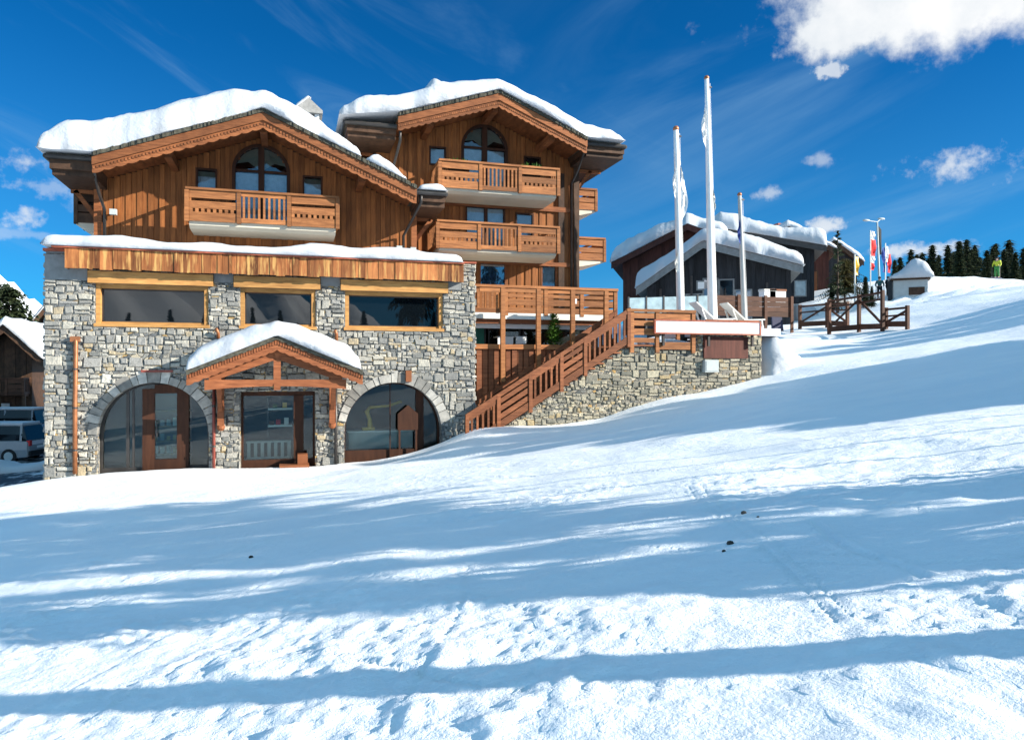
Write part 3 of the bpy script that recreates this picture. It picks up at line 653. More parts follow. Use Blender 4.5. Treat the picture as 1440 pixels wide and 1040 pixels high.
# weathered board fascia with rust red flashing
m = MB(); x = -5.98
while x < 5.44:
    wd = R.choice((.09, .13, .18, .26, .34)); b = min(5.45, x+wd)
    m.box(x+.004, b-.004, -.40-R.uniform(0, .03), -.36, 5.85+R.uniform(-.02, .02), 6.42); x = b
m.box(-5.96, 5.43, -.36, -.0, 5.9, 6.4, .2)
m.box(-5.98, -5.955, -.36, -.0, 5.86, 6.41, .5); m.box(5.425, 5.45, -.36, -.0, 5.86, 6.41, .3)
m.build('fascia', M['rust'], SB)
m = MB(); m.box(-6.30, 5.47, -.47, .0, 6.42, 6.46); m.box(-6.62, -5.9, -.06, 6.05, 6.36, 6.44); m.box(5.40, 5.96, -.06, 6.02, 6.502, 6.56)
m.build('flashing', M['redcap'], SB)
# upper windows
for (a, b), (la, lb) in ((W1, (-5.47, -2.14)), (W2, (-1.56, .96)), (W3, (1.58, 4.99))):
    fr = MB(); t = .12
    fr.box(a+.002, a+t, .03, .34, WZ0+.002, WZ1-.002); fr.box(b-t, b-.002, .03, .34, WZ0+.002, WZ1-.002)
    fr.box(a+t, b-t, .05, .34, WZ1-t, WZ1-.002); fr.box(a-.04, b+.04, -.05, .34, WZ0-.09, WZ0+.001) ; fr.box(a+t, b-t, .08, .34, WZ0+.001, WZ0+.06)
    f = fr.build('window', M['frame'], SB)
    MB().box(la, lb, -.16, .05, WZ1+.002, WZ1+.34).build('lintel', M['frame'], f)
    MB().box(a+t, b-t, .26, .28, WZ0+.06, WZ1-t).build('pane', M['dglass'], f)
    g = MB(); g.box(a+t, a+t+.035, .22, .26, WZ0+.06, WZ1-t); g.box(b-t-.035, b-t, .22, .26, WZ0+.06, WZ1-t); g.box(a+t, b-t, .22, .26, WZ1-t-.035, WZ1-t); g.box(a+t, b-t, .22, .26, WZ0+.06, WZ0+.095)
    g.build('glazing_bead', M['metal'], f)
# ground floor interior
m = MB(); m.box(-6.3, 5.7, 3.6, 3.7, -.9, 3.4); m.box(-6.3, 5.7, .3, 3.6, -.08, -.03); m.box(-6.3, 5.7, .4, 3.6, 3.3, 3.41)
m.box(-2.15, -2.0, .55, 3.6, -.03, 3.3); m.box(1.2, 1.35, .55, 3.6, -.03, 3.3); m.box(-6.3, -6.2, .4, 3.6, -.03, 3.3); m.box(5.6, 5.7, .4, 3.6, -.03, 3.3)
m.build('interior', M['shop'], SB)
# left arch: glazed porch with timber door
y = .42
fr = MB(); out = arch_outline(A1[0], A1[1]-.003, -.3, A1[2]); inn = arch_outline(A1[0], A1[1]-.07, -.3, A1[2]); ring(fr, out, inn, y, y+.08)
fr.box(-5.2, -2.3, y, y+.1, -.1, .12); fr.box(-4.58, -4.50, y+.001, y+.07, .12, 2.35); fr.box(-4.42, -4.36, y+.001, y+.07, .12, 2.4)
f = fr.build('arch_window', M['metal'], SB)
MB().prism(arch_outline(A1[0], A1[1]-.06, .1, A1[2]), y+.03, y+.04).build('pane', M['glass'], f)
m = MB(); m.box(-5.25, -4.22, .9, .94, -.03, 2.6); m.build('side_panel', M['metal'], f)
d = MB(); dx0, dx1 = -4.13, -2.86
d.box(dx0, dx0+.33, y-.10, y-.003, .02, 2.44); d.box(dx1-.33, dx1, y-.10, y-.003, .02, 2.46); d.box(dx0+.33, dx1-.33, y-.10, y-.003, 2.30, 2.56); d.box(dx0+.33, dx1-.33, y-.10, y-.003, .02, .34)
d = d.build('door', M['door'], SB)
MB().box(dx0+.33, dx1-.33, y-.05, y-.04, .34, 2.30).build('pane', M['glass'], d)
MB().tube([(dx0+.40, y-.16, 1.0), (dx0+.40, y-.16, 1.5)], .018).build('handle', M['metal'], d)
MB().box(-4.1, -3.25, -.09, -.03, 2.93, 3.0).build('alarm_strip', M['redpipe'], SB)
# right arch
y = .42
fr = MB(); out = arch_outline(A2[0], A2[1]-.003, -.3, A2[2]); inn = arch_outline(A2[0], A2[1]-.06, -.3, A2[2]); ring(fr, out, inn, y, y+.08)
fr.box(1.72, 4.8, y-.02, y+.1, -.2, .42); fr.box(3.17, 3.20, y+.001, y+.06, .42, 2.55); fr.box(4.02, 4.28, y-.03, y+.07, .42, 2.4); 
f = fr.build('arch_window', M['door'], SB)
MB().prism(arch_outline(A2[0], A2[1]-.05, .4, A2[2]), y+.03, y+.04).build('pane', M['glass'], f)
# centre shop front
y = .36
fr = MB(); fr.box(MID[0]+.002, MID[1]-.002, y, y+.1, -.1, .22); fr.box(MID[0]+.002, MID[0]+.07, y, y+.1, .22, 2.32); fr.box(MID[1]-.06, MID[1]-.002, y, y+.1, .22, 2.32)
fr.box(MID[0]+.07, MID[1]-.06, y, y+.1, 2.2, 2.33); fr.box(.17, .47, y-.05, y+.1, .0, 2.2)
f = fr.build('shop_window', M['door'], SB)
MB().box(MID[0]+.07, MID[1]-.06, y+.04, y+.05, .22, 2.2).build('pane', M['glass'], f)
# down pipes and rain spouts
for (pts, mm, rr) in (([(-5.78,-.07,3.92),(-5.78,-.1,3.80),(-5.80,-.1,1.9),(-5.80,-.1,.05)], 'copper', .062), ([(-2.12,-.09,2.65),(-2.12,-.09,-.02)], 'redpipe', .045), ([(1.43,-.1,2.55),(1.43,-.1,.0)], 'metal', .05),
                      ):
    p = MB().tube(pts, rr, 10).build('downpipe', M[mm], SB, smooth=True)
    for zz in (.7, 1.9, 3.0): 
        if zz < pts[0][2]: MB().tube([(pts[-1][0], -.1, zz), (pts[-1][0], -.1, zz+.05)], rr+.014, 10).build('pipe_clip', M['metal'], p)
m = MB(); m.box(-5.92, -5.68, -.14, .0, 3.80, 3.95); m.build('rain_hopper', M['copper'], SB)
for px_, pz in ((-2.0, 4.05), (1.45, 4.05)):
    MB().tube([(px_, -.05, pz-.18), (px_, -.12, pz+.05), (px_-.05, -.2, pz+.18)], .05, 8).build('rain_spout', M['copper'], SB, smooth=True)
MB().box(3.62, 3.80, -.12, -.02, 2.62, 2.98).build('arch_lamp', M['orange'], SB)
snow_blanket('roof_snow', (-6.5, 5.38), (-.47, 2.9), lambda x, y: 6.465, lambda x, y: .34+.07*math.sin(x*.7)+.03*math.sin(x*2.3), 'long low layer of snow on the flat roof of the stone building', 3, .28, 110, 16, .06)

# things inside and in front of the shop
t = thing('display_shelf', (-.45, 1.15, 0), 'white two tier shelf seen through the glass under the porch', 'shelf')
for zz in (1.18, 1.72): MB().box(-.62, .15, 1.05, 1.4, zz, zz+.06).build('shelf_board', M['white'], t)
m = MB(); m.box(-.64, -.60, 1.05, 1.4, -.03, 2.1); m.box(.13, .17, 1.05, 1.4, -.03, 2.1); m.build('upright', M['metal'], t)
t = thing('display_bench', (-.6, .75, 0), 'low pale slatted display bench behind the central shop window', 'bench')
MB().box(-1.25, .1, .62, .95, .72, .78).build('bench_top', M['dull_white'], t)
m = MB()
for k in range(7): m.box(-1.22+k*.2, -1.12+k*.2, .64, .68, .28, .72)
m.box(-1.25, .1, .62, .7, .22, .28); m.build('slat_front', M['dull_white'], t)
for k, (x, zz, mm) in enumerate(((-.5, 1.24, 'orange'), (-.3, 1.24, 'red'), (-.05, 1.24, 'white'), (-.4, 1.78, 'leaf'), (-.1, 1.78, 'yellow'))):
    o = MB().box(x-.07, x+.07, 1.12, 1.28, zz+.001, zz+.12+.05*(k % 3)).build('goods_box', M[mm])
    tag(o, ['small orange box on the lower white shop shelf', 'small red box in the middle of the lower white shop shelf', 'small white box at the end of the lower white shop shelf', 'small green box on the upper white shop shelf', 'small yellow box on the upper white shop shelf'][k], 'box')
t = thing('shop_shelving', (-3.5, 1.5, 0), 'orange wooden shelving with goods seen through the timber door glass', 'shelf')
m = MB(); m.box(-4.05, -2.95, 1.75, 1.8, -.03, 2.2); m.build('back_panel', M['orange'], t)
for zz in (.35, .75, 1.2, 1.7): MB().box(-4.05, -2.95, 1.4, 1.75, zz, zz+.05).build('shelf_board', M['frame'], t)
for zz in (.401, .801, 1.251):
    for k in range(6):
        o = MB().box(-4.0+k*.18, -3.9+k*.18, 1.5, 1.6, zz, zz+R.uniform(.1, .25)).build('goods_box', M[R.choice(('white', 'cream', 'yellow', 'grey'))]); tag(o, 'small packets on the orange shelving seen through the timber door', 'packet', 'packets on the orange shelving')
t = thing('display_counter', (2.6, 1.1, 0), 'long white counter behind the glass of the right arch', 'counter')
MB().box(1.9, 4.0, .9, 1.5, .42, .95).build('counter_body', M['grey'], t); MB().box(1.86, 4.04, .86, 1.54, .952, 1.0).build('counter_top', M['white'], t)
t = thing('display_figure', (2.6, 1.1, 1.0), 'bright yellow bent arm standing on the counter in the right arch', 'display')
MB().tube([(2.62, 1.1, 1.0), (2.60, 1.1, 1.35), (2.5, 1.1, 1.62), (2.62, 1.1, 1.78)], [.11, .07, .08, .05], 8).build('upright', M['yellow'], t, smooth=True)
MB().tube([(2.62, 1.1, 1.76), (3.2, 1.08, 1.8), (3.65, 1.06, 1.95)], [.05, .04, .06], 8).build('arm', M['yellow'], t, smooth=True)
MB().box(2.35, 2.75, 1.0, 1.25, 1.001, 1.1).build('foot', M['yellow'], t)
t = thing('house_board', (3.75, -.12, .3), 'brown house shaped notice board on two posts before the right arch', 'board')
MB().prism([(3.40, 1.05), (4.06, 1.05), (4.06, 1.58), (3.73, 1.86), (3.40, 1.58)], .18, .23).build('board', M['door'], t)
for xx in (3.46, 4.0): MB().box(xx-.03, xx+.03, .19, .22, .05, 1.05).build('post', M['door'], t)
t = thing('door_step', (.35, -.25, 0), 'small orange brown timber step at the foot of the shop door', 'step')
MB().box(-.25, .62, -.45, .1, .02, .12).build('lower_tread', M['orange'], t); MB().box(.28, .58, -.25, .1, .12, .42).build('upper_block', M['orange'], t)

# ------------------------------------------------------------------ porch
PC = thing('porch', (-.3, -.8, 2.3), 'gabled timber porch roof with carved truss over the central shop window', 'porch')
ax, az_, el_, er, ez = -.3, 3.98, -2.7, 2.12, 2.98
m = MB(); m.prism([(el_, ez), (ax, az_), (er, ez), (er, ez-.09), (ax, az_-.10), (el_, ez-.09)], -1.6, -.002); m.build('roof', M['tile'], PC)
m = MB()
for sgn, ex in ((-1, el_), (1, er)):
    n = 26
    for k in range(n):
        t0, t1 = k/n, (k+1)/n
        for jj, yy in ((0, -1.64), (1, -1.62)):
            xa, xb = ax+(ex-ax)*t0, ax+(ex-ax)*t1; za, zb = az_+(ez-az_)*t0, az_+(ez-az_)*t1
            dz = .02*(k % 2)
            m.prism([(xa, za-.11-dz), (xb, zb-.11-dz), (xb, zb-.0), (xa, za-.0)], yy-.02, yy)
m.build('shingle_edge', M['tile'], PC)
for sgn, ex in ((-1, el_), (1, er)):
    m = MB(); n = 22
    top = []; bot = []
    for k in range(n*4+1):
        t_ = k/(n*4); x = ax+(ex-ax)*t_; z = az_+(ez-az_)*t_
        top.append((x, z-.09)); bot.append((x, z-.40-.035*abs(math.sin(math.pi*n/2*t_))))
    m.prism(top + bot[::-1], -1.60, -1.55)
    b = m.build('bargeboard', M['porch'], PC)
    d = MB()
    for k in range(34):
        t_ = (k+.5)/34; x = ax+(ex-ax)*t_; z = az_+(ez-az_)*t_
        d.box(x-.022, x+.022, -1.63, -1.60, z-.24, z-.13)
    d.build('dentils', M['porch'], b)
m = MB(); top = [(ax+(x-.0), z) for x, z in [(-1.95+3.9*k/24, 2.72) for k in range(25)]]
bot = [(ax-1.95+3.9*k/24, 2.43+.10*(1-((k-12)/12)**2)) for k in range(25)]
bot = [(ax-1.95, 2.56)] + bot + [(ax+1.95, 2.56)]
m.prism(top + bot[::-1], -1.42, -1.20); m.box(ax-.09, ax+.09, -1.44, -1.18, 2.42, 2.60)
m.build('tie_beam', M['porch'], PC)
MB().box(ax-.10, ax+.10, -1.41, -1.21, 2.72, 3.62).build('king_post', M['porch'], PC)
for sg in (-1, 1):
    MB().beam((ax+sg*1.85, -1.31, 2.78), (ax+sg*.06, -1.31, 3.42), .2, .25).build('rafter_strut', M['porch'], PC)
    MB().box(ax+sg*1.62-.1, ax+sg*1.62+.1, -1.40, -.0, 2.72, 2.93).build('purlin', M['porch'], PC)
    q = MB(); xx = ax+sg*1.62; q.box(xx-.09, xx+.09, -.26, -.04, 1.35, 2.72); q.ball((xx, -.15, 1.3), .12, .12, .13, 10)
    q.build('wall_post', M['porch'], PC)
    MB().beam((xx, -.15, 1.75), (xx, -1.05, 2.60), .12, .14).build('brace', M['porch'], PC)
    MB().beam((ax+sg*2.3, -1.5, ez+.05), (ax+sg*2.3, 0, ez+.05), .1, .1).build('eave_beam', M['porch'], PC)
def pbase(x, y): return (az_ - (az_-ez)*abs(x-ax)/((ax-el_) if x < ax else (er-ax))) + .004
def pth(x, y): 
    return .62*(1-.12*abs(x-ax)/2.4) - .16*math.exp(-((x-ax)/.6)**2)
snow_blanket('porch_snow', (-2.66, 2.02), (-1.66, -.05), pbase, pth, 'smooth cap of snow on the small porch roof', 5, .42, 60, 20, .05)
# ------------------------------------------------------------------ chalets
def gable_roof(T, top, y0, y1, eaveL, eaveR, mat_b, brk, th=.16):
    """top: (xl, zl), (xa, za), (xr, zr); eaves are flat boxed corners from the ends out to eaveL/eaveR = (x, z0, z1)"""
    (xl, zl), (xa, za), (xr, zr) = top
    m = MB(); m.prism([(xl, zl), (xa, za), (xr, zr), (xr, zr-th), (xa, za-th), (xl, zl-th)], y0+.02, y1)
    m.box(eaveL[0], xl-.005, y0+.25, y1, eaveL[2]-.16, eaveL[2]); m.box(xr+.005, eaveR[0], y0+.25, y1, eaveR[2]-.16, eaveR[2])
    rf = m.build('roof', M['tile'], T)
    m = MB()                                   # ragged shingle edge
    for (xe, ze) in ((xl, zl), (xr, zr)):
        n = 90
        for k in range(n):
            t0, t1 = k/n, (k+1)/n; xa_, xb = xa+(xe-xa)*t0, xa+(xe-xa)*t1; z0, z1 = za+(ze-za)*t0, za+(ze-za)*t1
            j = R.uniform(0, .05); m.prism([(xa_, z0-.085-R.uniform(0, .02)), (xb, z1-.085), (xb, z1+.01+j*.6), (xa_, z0+.01+j*.6)], y0-.05-j, y0+.02)
    m.build('shingle_edge', M['tile'], rf)
    for (xe, ze) in ((xl, zl), (xr, zr)):
        n = 60
        for part, (d0, d1, yy, th_) in enumerate(((.10, .34, y0-.03, .04), (.30, .56, y0+.03, .04))):
            tp = []; bt = []
            for k in range(n*2+1):
                t_ = k/(n*2); x = xa+(xe-xa)*t_; z = za+(ze-za)*t_
                tp.append((x, z-d0)); bt.append((x, z-d1-(.045*abs(math.sin(math.pi*n/4*t_)) if part else 0)))
            m = MB().prism(tp + bt[::-1], yy, yy+th_)
            if part == 1:
                for k in range(50):
                    t_ = (k+.5)/50; x = xa+(xe-xa)*t_; z = za+(ze-za)*t_; m.box(x-.03, x+.03, yy-.022, yy, z-.47, z-.40)
            m.build('bargeboard', M[mat_b], T)
    # soffit boards under the overhang
    m = MB()
    for (xe, ze) in ((xl, zl), (xr, zr)):
        m.prism([(xa, za-th-.004), (xe, ze-th-.004), (xe, ze-th-.05), (xa, za-th-.05)], y0+.07, y1-.2)
    m.build('soffit', M['barge'], T)
    for sgn, (xe, z0, z1), xi in ((-1, eaveL, xl), (1, eaveR, xr)):
        a, b = min(xe, xi+sgn*.02), max(xe, xi+sgn*.02)
        m = MB(); m.box(a+.08, b-.01, y0+.30, y1, z0+.10, z1-.165); m.box(a+.12, b-.01, y0+.42, y1, z0-.06, z0+.10)
        m.build('eave_box', M['darkwood'], T)
        g = MB(); g.tube([(a, y0+.22, z1-.10), (b, y0+.22, z1-.10)], .075, 8); g.tube([(xe, y0+.2, z1-.10), (xe, y1, z1-.12)], .075, 8)
        g.build('gutter', M['metal'], T)
        # carved bracket under the eave
        wx = brk[0] if sgn < 0 else brk[1]
        for yy in (y0+2.35, y0+6): MB().beam((wx, yy, z0-.95), (wx+sgn*.62, yy, z0-.10), .12, .14).build('eave_bracket', M['barge'], T); MB().box(min(wx, xe-sgn*.15), max(wx, xe-sgn*.15), yy-.06, yy+.06, z0-.18, z0-.062).build('eave_beam', M['barge'], T)
    return rf
def arch_window(T, cx, hw, z0, zs, y, curtains=True):
    fr = MB(); out = arch_outline(cx, hw+.09, z0, zs, 24); inn = arch_outline(cx, hw-.02, z0, zs, 24); ring(fr, out, inn, y-.10, y+.06)
    fr.box(cx-.10, cx+.10, y-.10, y+.05, z0, zs+hw-.03); fr.box(cx-hw, cx-.1, y-.06, y+.04, zs-.03, zs+.05); fr.box(cx+.1, cx+hw, y-.06, y+.04, zs-.03, zs+.05)
    f = fr.build('arched_window', M['door'], T)
    MB().prism(arch_outline(cx, hw-.02, z0, zs, 24), y-.01, y+.0).build('pane', M['glass2'], f)
    MB().prism(arch_outline(cx, hw-.03, z0, zs-.02, 16)[0:1] + [(cx+hw-.03, zs-.04), (cx-hw+.03, zs-.04)] + [(cx-hw+.03, z0)], y+.10, y+.11).build('curtain', M['curtain'], f)
    MB().prism([(cx-hw+.02, zs+.28)] + arch_pts(cx, hw-.02, zs, 24, 158, 22) + [(cx+hw-.02, zs+.28), (cx+hw*.5, zs+.36), (cx+.1, zs+.12), (cx-.1, zs+.12), (cx-hw*.5, zs+.36)], y+.13, y+.14).build('blind', M['blind'], f)
    MB().box(cx-hw-.05, cx+hw+.05, y+.3, y+.32, z0, zs+hw).build('reveal', M['black'], f)
    return f
def small_window(T, x0, x1, z0, z1, y, inner='curtain', pane='glass2', fm='door'):
    fr = MB(); t = .06
    fr.box(x0-t, x0, y-.08, y+.05, z0-t, z1+t); fr.box(x1, x1+t, y-.08, y+.05, z0-t, z1+t); fr.box(x0, x1, y-.08, y+.05, z1, z1+t); fr.box(x0, x1, y-.10, y+.05, z0-t, z0)
    f = fr.build('window', M[fm], T)
    MB().box(x0, x1, y-.01, y, z0, z1).build('pane', M[pane], f)
    if inner: 
        MB().box(x0, x1, y+.1, y+.11, z0, z1-(z1-z0)*.3 if inner == 'half' else z1).build('curtain', M['curtain'], f)
        MB().box(x0, x1, y+.2, y+.21, z0, z1).build('reveal', M['blind' if inner == 'half' else 'black'], f)
    return f
def balcony(T, x0, x1, yf, yw, zt, zs, bays=(0, 1, 0), slab=.24, name='balcony', soff='soffit', mt='rail', right=True, left=True):
    """front rail at yf, wall at yw, rail top zt, slab top zs"""
    s = MB(); s.prismx([(yf+.10, zs), (yf+.10, zs-slab*.7), (yf+.30, zs-slab), (yw, zs-slab-.03), (yw, zs)], x0+.06, x1-.06); B = s.build(name, M[soff], T)
    n = len(bays); xs_ = [x0 + (x1-x0)*i/n for i in range(n+1)]
    r = MB(); r.box(x0-.04, x1+.04, yf-.06, yf+.10, zt-.07, zt)
    if left: r.box(x0-.03, x0+.09, yf+.1, yw, zt-.07, zt-.002)
    if right: r.box(x1-.09, x1+.03, yf+.1, yw, zt-.07, zt-.002)
    r.build('top_rail', M[mt], B)
    for i, xx in enumerate(xs_):
        MB().box(xx-.065, xx+.065, yf-.03, yf+.08, zs-.12, zt-.07).build('post', M[mt], B)
    H = zt-zs
    for i, k in enumerate(bays):
        a, b = xs_[i]+.075, xs_[i+1]-.075; m = MB()
        if k == 0:
            m.box(a, b, yf-.005, yf+.03, zs+H*.66, zt-.08); m.box(a, b, yf-.01, yf+.03, zs+H*.32, zs+H*.56)
            # lower boards with a row of cut-out notches
            m.box(a, b, yf-.005, yf+.03, zs-.10, zs+H*.20); nn = 8
            for q in range(nn): m.box(a+(b-a)*q/nn, a+(b-a)*(q+.55)/nn, yf-.003, yf+.028, zs+H*.20, zs+H*.32)
            m.build('board_panel', M[mt], B)
        else:
            m.box(a, b, yf, yf+.05, zs-.08, zs+.07); m.box(a, b, yf, yf+.05, zt-.20, zt-.08)
            nb = max(4, int((b-a)/.15))
            for q in range(nb):
                xx = a+(b-a)*(q+.5)/nb; m.box(xx-.035, xx+.035, yf+.005, yf+.04, zs+.07, zt-.2)
            m.build('baluster_panel', M[mt], B)
    for flag, xx in ((left, x0), (right, x1)):
        if not flag: continue
        m = MB()
        m.box(xx-.02, xx+.02, yf+.1, yw, zs-.08, zs+.08)
        for q in range(max(3, int((yw-yf)/.2))):
            yy = yf+.2+q*.2
            if yy < yw-.05: m.box(xx-.02, xx+.02, yy-.04, yy+.04, zs+.08, zt-.07)
        m.build('side_rail', M[mt], B)
    return B
def side_balcony(T, x0, x1, y0, y1, zt, zs, mt='rail'):
    """balcony on a side wall: its end panel faces the viewer"""
    s = MB(); s.prism([(x0, zs), (x1, zs), (x1, zs-.12), (x0, zs-.5)], y0+.05, y1); B = s.build('side_balcony', M['soffit'], T)
    m = MB(); H = zt-zs
    m.box(x0, x1, y0, y0+.04, zs+H*.62, zt-.08); m.box(x0, x1, y0, y0+.04, zs+H*.3, zs+H*.52); m.box(x0, x1, y0, y0+.04, zs-.05, zs+H*.26); m.build('board_panel', M[mt], B)
    m = MB(); m.box(min(x0, x1)-.03, max(x0, x1)+.03, y0-.05, y0+.09, zt-.08, zt); xo = x1
    m.box(xo-.05, xo+.05, y0+.09, y1, zt-.08, zt-.002); m.build('top_rail', M[mt], B)
    for k in range(3): MB().box(xo-.06, xo+.06, y0-.02+k*(y1-y0-.2)/2, y0+.10+k*(y1-y0-.2)/2, zs-.1, zt-.08).build('post', M[mt], B)
    m = MB(); m.box(xo-.02, xo+.02, y0+.1, y1, zs+.3*H, zs+.85*H); m.box(xo-.02, xo+.02, y0+.1, y1, zs-.05, zs+.25*H); m.build('outer_panel', M[mt], B)
    return B
def floodlight(T, x, y, z):
    m = MB(); m.tube([(x, y-.02, z), (x, y-.3, z+.02)], .03, 6); b = m.build('floodlight', M['metal'], T)
    MB().box(x-.02, x+.18, y-.40, y-.24, z-.08, z+.10).build('lamp_head', M['grey'], b)

# left chalet ------------------------------------------------------
LC = thing('timber_chalet', (-.76, 7, 6), 'left timber chalet with broad gable rising behind the stone front', 'chalet')
YW = 3.2
top = [(-5.62, 9.47), (-.76, 11.27), (4.15, 9.17)]; zr = interp([(a, b-.2) for a, b in top])
def zr_l(x): return zr(x)
aw = (-.88, .86, 9.82)
holes = [(aw[0]-aw[1], aw[0]+aw[1], 7.9, lambda x: aw[2]+math.sqrt(max(0, aw[1]**2-(x-aw[0])**2))), (-2.92, -2.36, 9.12, 9.75), (.55, 1.11, 9.12, 9.75)]
m = MB(); planks(m, -5.95, 4.42, YW, 6.3, zr_l, holes); m.build('front_boards', M['plank'], LC)
m = MB(); holed_wall(m, [(-5.94, 6.0), (4.41, 6.0), (4.41, 8.95), (-.76, 11.1), (-5.94, 9.2)], [rect(-2.92, -2.36, 9.12, 9.75), rect(.55, 1.11, 9.12, 9.75), arch_outline(aw[0], aw[1], 7.9, aw[2])], YW+.002, .1)
m.add([(-5.94, YW, 6), (-5.94, YW, 9.2), (-5.94, 14, 9.2), (-5.94, 14, 6)], [(0, 1, 2, 3)]); m.add([(4.41, YW, 6), (4.41, YW, 8.95), (4.41, 14, 8.95), (4.41, 14, 6)], [(0, 1, 2, 3)])
m.add([(-5.94, 14, 6), (4.41, 14, 6), (4.41, 14, 8.95), (-.76, 14, 11.1), (-5.94, 14, 9.2)], [(0, 1, 2, 3, 4)])
m.build('wall', M['darkwood'], LC)
m = MB(); planks(m, YW, 8.5, -5.94, 6.3, 9.15, axis_='y'); m.build('side_boards', M['plank'], LC)
m = MB(); m.box(-6.03, -5.80, YW-.12, YW+.1, 6.3, 9.1); m.box(4.30, 4.5, YW-.12, YW+.1, 6.3, 8.9); m.build('corner_post', M['barge'], LC)
m = MB(); m.box(-5.8, 4.3, YW-.14, YW-.06, 6.95, 7.2); m.build('floor_beam', M['barge'], LC)
gable_roof(LC, top, 1.0, 14.5, (-6.9, 8.92, 9.46), (5.2, 8.66, 9.12), 'barge', (-6.0, 4.46))
for k, xx in enumerate((-3.6, -.76, 2.4)):
    zz = zr(xx)-.12; MB().box(xx-.11, xx+.11, 1.5, YW, zz-.26, zz).build('purlin', M['barge'], LC)
arch_window(LC, aw[0], aw[1], 7.9, aw[2], YW)
small_window(LC, -2.92, -2.36, 9.12, 9.75, YW, 'half'); small_window(LC, .55, 1.11, 9.12, 9.75, YW, 'half')
balcony(LC, -3.09, 1.60, 1.75, YW, 8.83, 7.86, (0, 1, 0), .30)
side_balcony(LC, -5.96, -6.75, 3.9, 6.6, 9.0, 7.95, 'darkwood')
MB().tube([(-5.62, 1.25, 9.34), (-5.62, 1.3, 9.0), (-5.70, 2.2, 8.6), (-5.70, 3.0, 8.2), (-5.70, 3.02, 6.4)], .05, 8).build('downpipe', M['metal'], LC, smooth=True)
MB().tube([(4.35, 1.25, 9.0), (4.35, 1.3, 8.7), (4.15, 2.2, 8.2), (4.0, 3.0, 7.85), (4.0, 3.02, 6.4)], .05, 8).build('downpipe', M['metal'], LC, smooth=True)
floodlight(LC, -5.5, YW, 8.1); floodlight(LC, 3.75, YW, 7.35); floodlight(LC, 4.25, YW, 7.32)
# chimney
cz = interp(top)
cb = MB(); cb.box(.45, 1.2, 8, 8.9, 10.6, 13.2); c = cb.build('chimney', M['stone'], LC)
m = MB()
for xx in (.5, 1.15): m.box(xx-.09, xx+.09, 8.02, 8.88, 13.2, 13.62)
m.box(.74, .90, 8.02, 8.88, 13.2, 13.62); m.build('chimney_piers', M['white'], c)
m = MB(); m.prism([(.28, 13.6), (1.38, 13.6), (1.38, 13.72), (.83, 14.2), (.28, 13.72)], 7.85, 9.05); m.build('chimney_cap', M['concrete'], c)
tag(snow_blanket('chimney_snow', (.26, .85), (7.9, 9.0), lambda x, y: 13.73+.47*max(0, (x-.28))/.55, lambda x, y: .2, None, 4, .12, 14, 12, .02), 'small patch of snow on the chimney cap', 'snow')
base_l = interp([(-6.95, 9.47), (-5.62, 9.48), (-.76, 11.29), (4.15, 9.19), (5.25, 9.13)])
th_l = interp([(-6.9, .82), (-6.2, 1.02), (-5.0, .98), (-3.3, .98), (-1.6, .86), (-.76, .66), (.2, .72), (.9, .68), (1.6, .48), (2.25, .22)])
def slump(y): return 1.0 + .10*math.sin(y*.9)
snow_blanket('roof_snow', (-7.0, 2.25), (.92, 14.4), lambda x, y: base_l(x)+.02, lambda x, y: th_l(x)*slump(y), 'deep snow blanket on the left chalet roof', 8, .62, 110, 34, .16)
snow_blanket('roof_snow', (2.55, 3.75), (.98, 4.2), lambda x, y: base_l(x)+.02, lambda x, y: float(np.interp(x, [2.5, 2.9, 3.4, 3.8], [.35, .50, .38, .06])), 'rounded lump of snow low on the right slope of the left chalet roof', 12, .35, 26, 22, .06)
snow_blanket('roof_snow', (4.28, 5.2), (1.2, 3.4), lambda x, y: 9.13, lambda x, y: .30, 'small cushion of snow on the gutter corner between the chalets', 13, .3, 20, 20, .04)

# right chalet -----------------------------------------------------
RC = thing('timber_chalet', (7.4, 9, 3), 'right taller timber chalet with stacked balconies above the terrace', 'chalet')
YW = 4.7
top = [(3.74, 12.07), (7.46, 13.28), (10.95, 11.85)]; zr2 = interp([(a, b-.2) for a, b in [(2.6, 11.7)] + top + [(12, 11.42)]])
aw = (7.46, .86, 11.76)
holes = [(aw[0]-aw[1], aw[0]+aw[1], 9.85, lambda x: aw[2]+math.sqrt(max(0, aw[1]**2-(x-aw[0])**2))), (5.3, 5.85, 11.0, 11.62), (9.15, 9.75, 10.95, 11.55),
         (6.75, 8.25, 7.6, 9.42), (8.8, 9.45, 8.4, 9.25), (6.3, 6.98, 6.3, 7.22), (7.3, 8.3, 6.3, 7.25), (9.88, 10.45, 6.4, 7.2)]
m = MB(); planks(m, 3.2, 11.36, YW, 4.9, zr2, holes); m.build('front_boards', M['plank2'], RC)
hl = [rect(h[0], h[1], h[2], h[3]) for h in holes[1:]] + [arch_outline(aw[0], aw[1], 9.85, aw[2])]
m = MB(); holed_wall(m, [(3.2, 4.8), (11.35, 4.8), (11.35, 11.45), (7.46, 13.05), (3.2, 11.65)], hl, YW+.002, .1)
m.add([(11.35, YW, 3.5), (11.35, YW, 11.45), (11.35, 16, 11.45), (11.35, 16, 3.5)], [(0, 1, 2, 3)]); m.add([(3.2, YW, 3.5), (3.2, YW, 11.45), (3.2, 16, 11.45), (3.2, 16, 3.5)], [(0, 1, 2, 3)])
m.add([(3.2, 16, 3.5), (11.35, 16, 3.5), (11.35, 16, 11.45), (7.46, 16, 13.05), (3.2, 16, 11.65)], [(0, 1, 2, 3, 4)])
m.build('wall', M['darkwood'], RC)
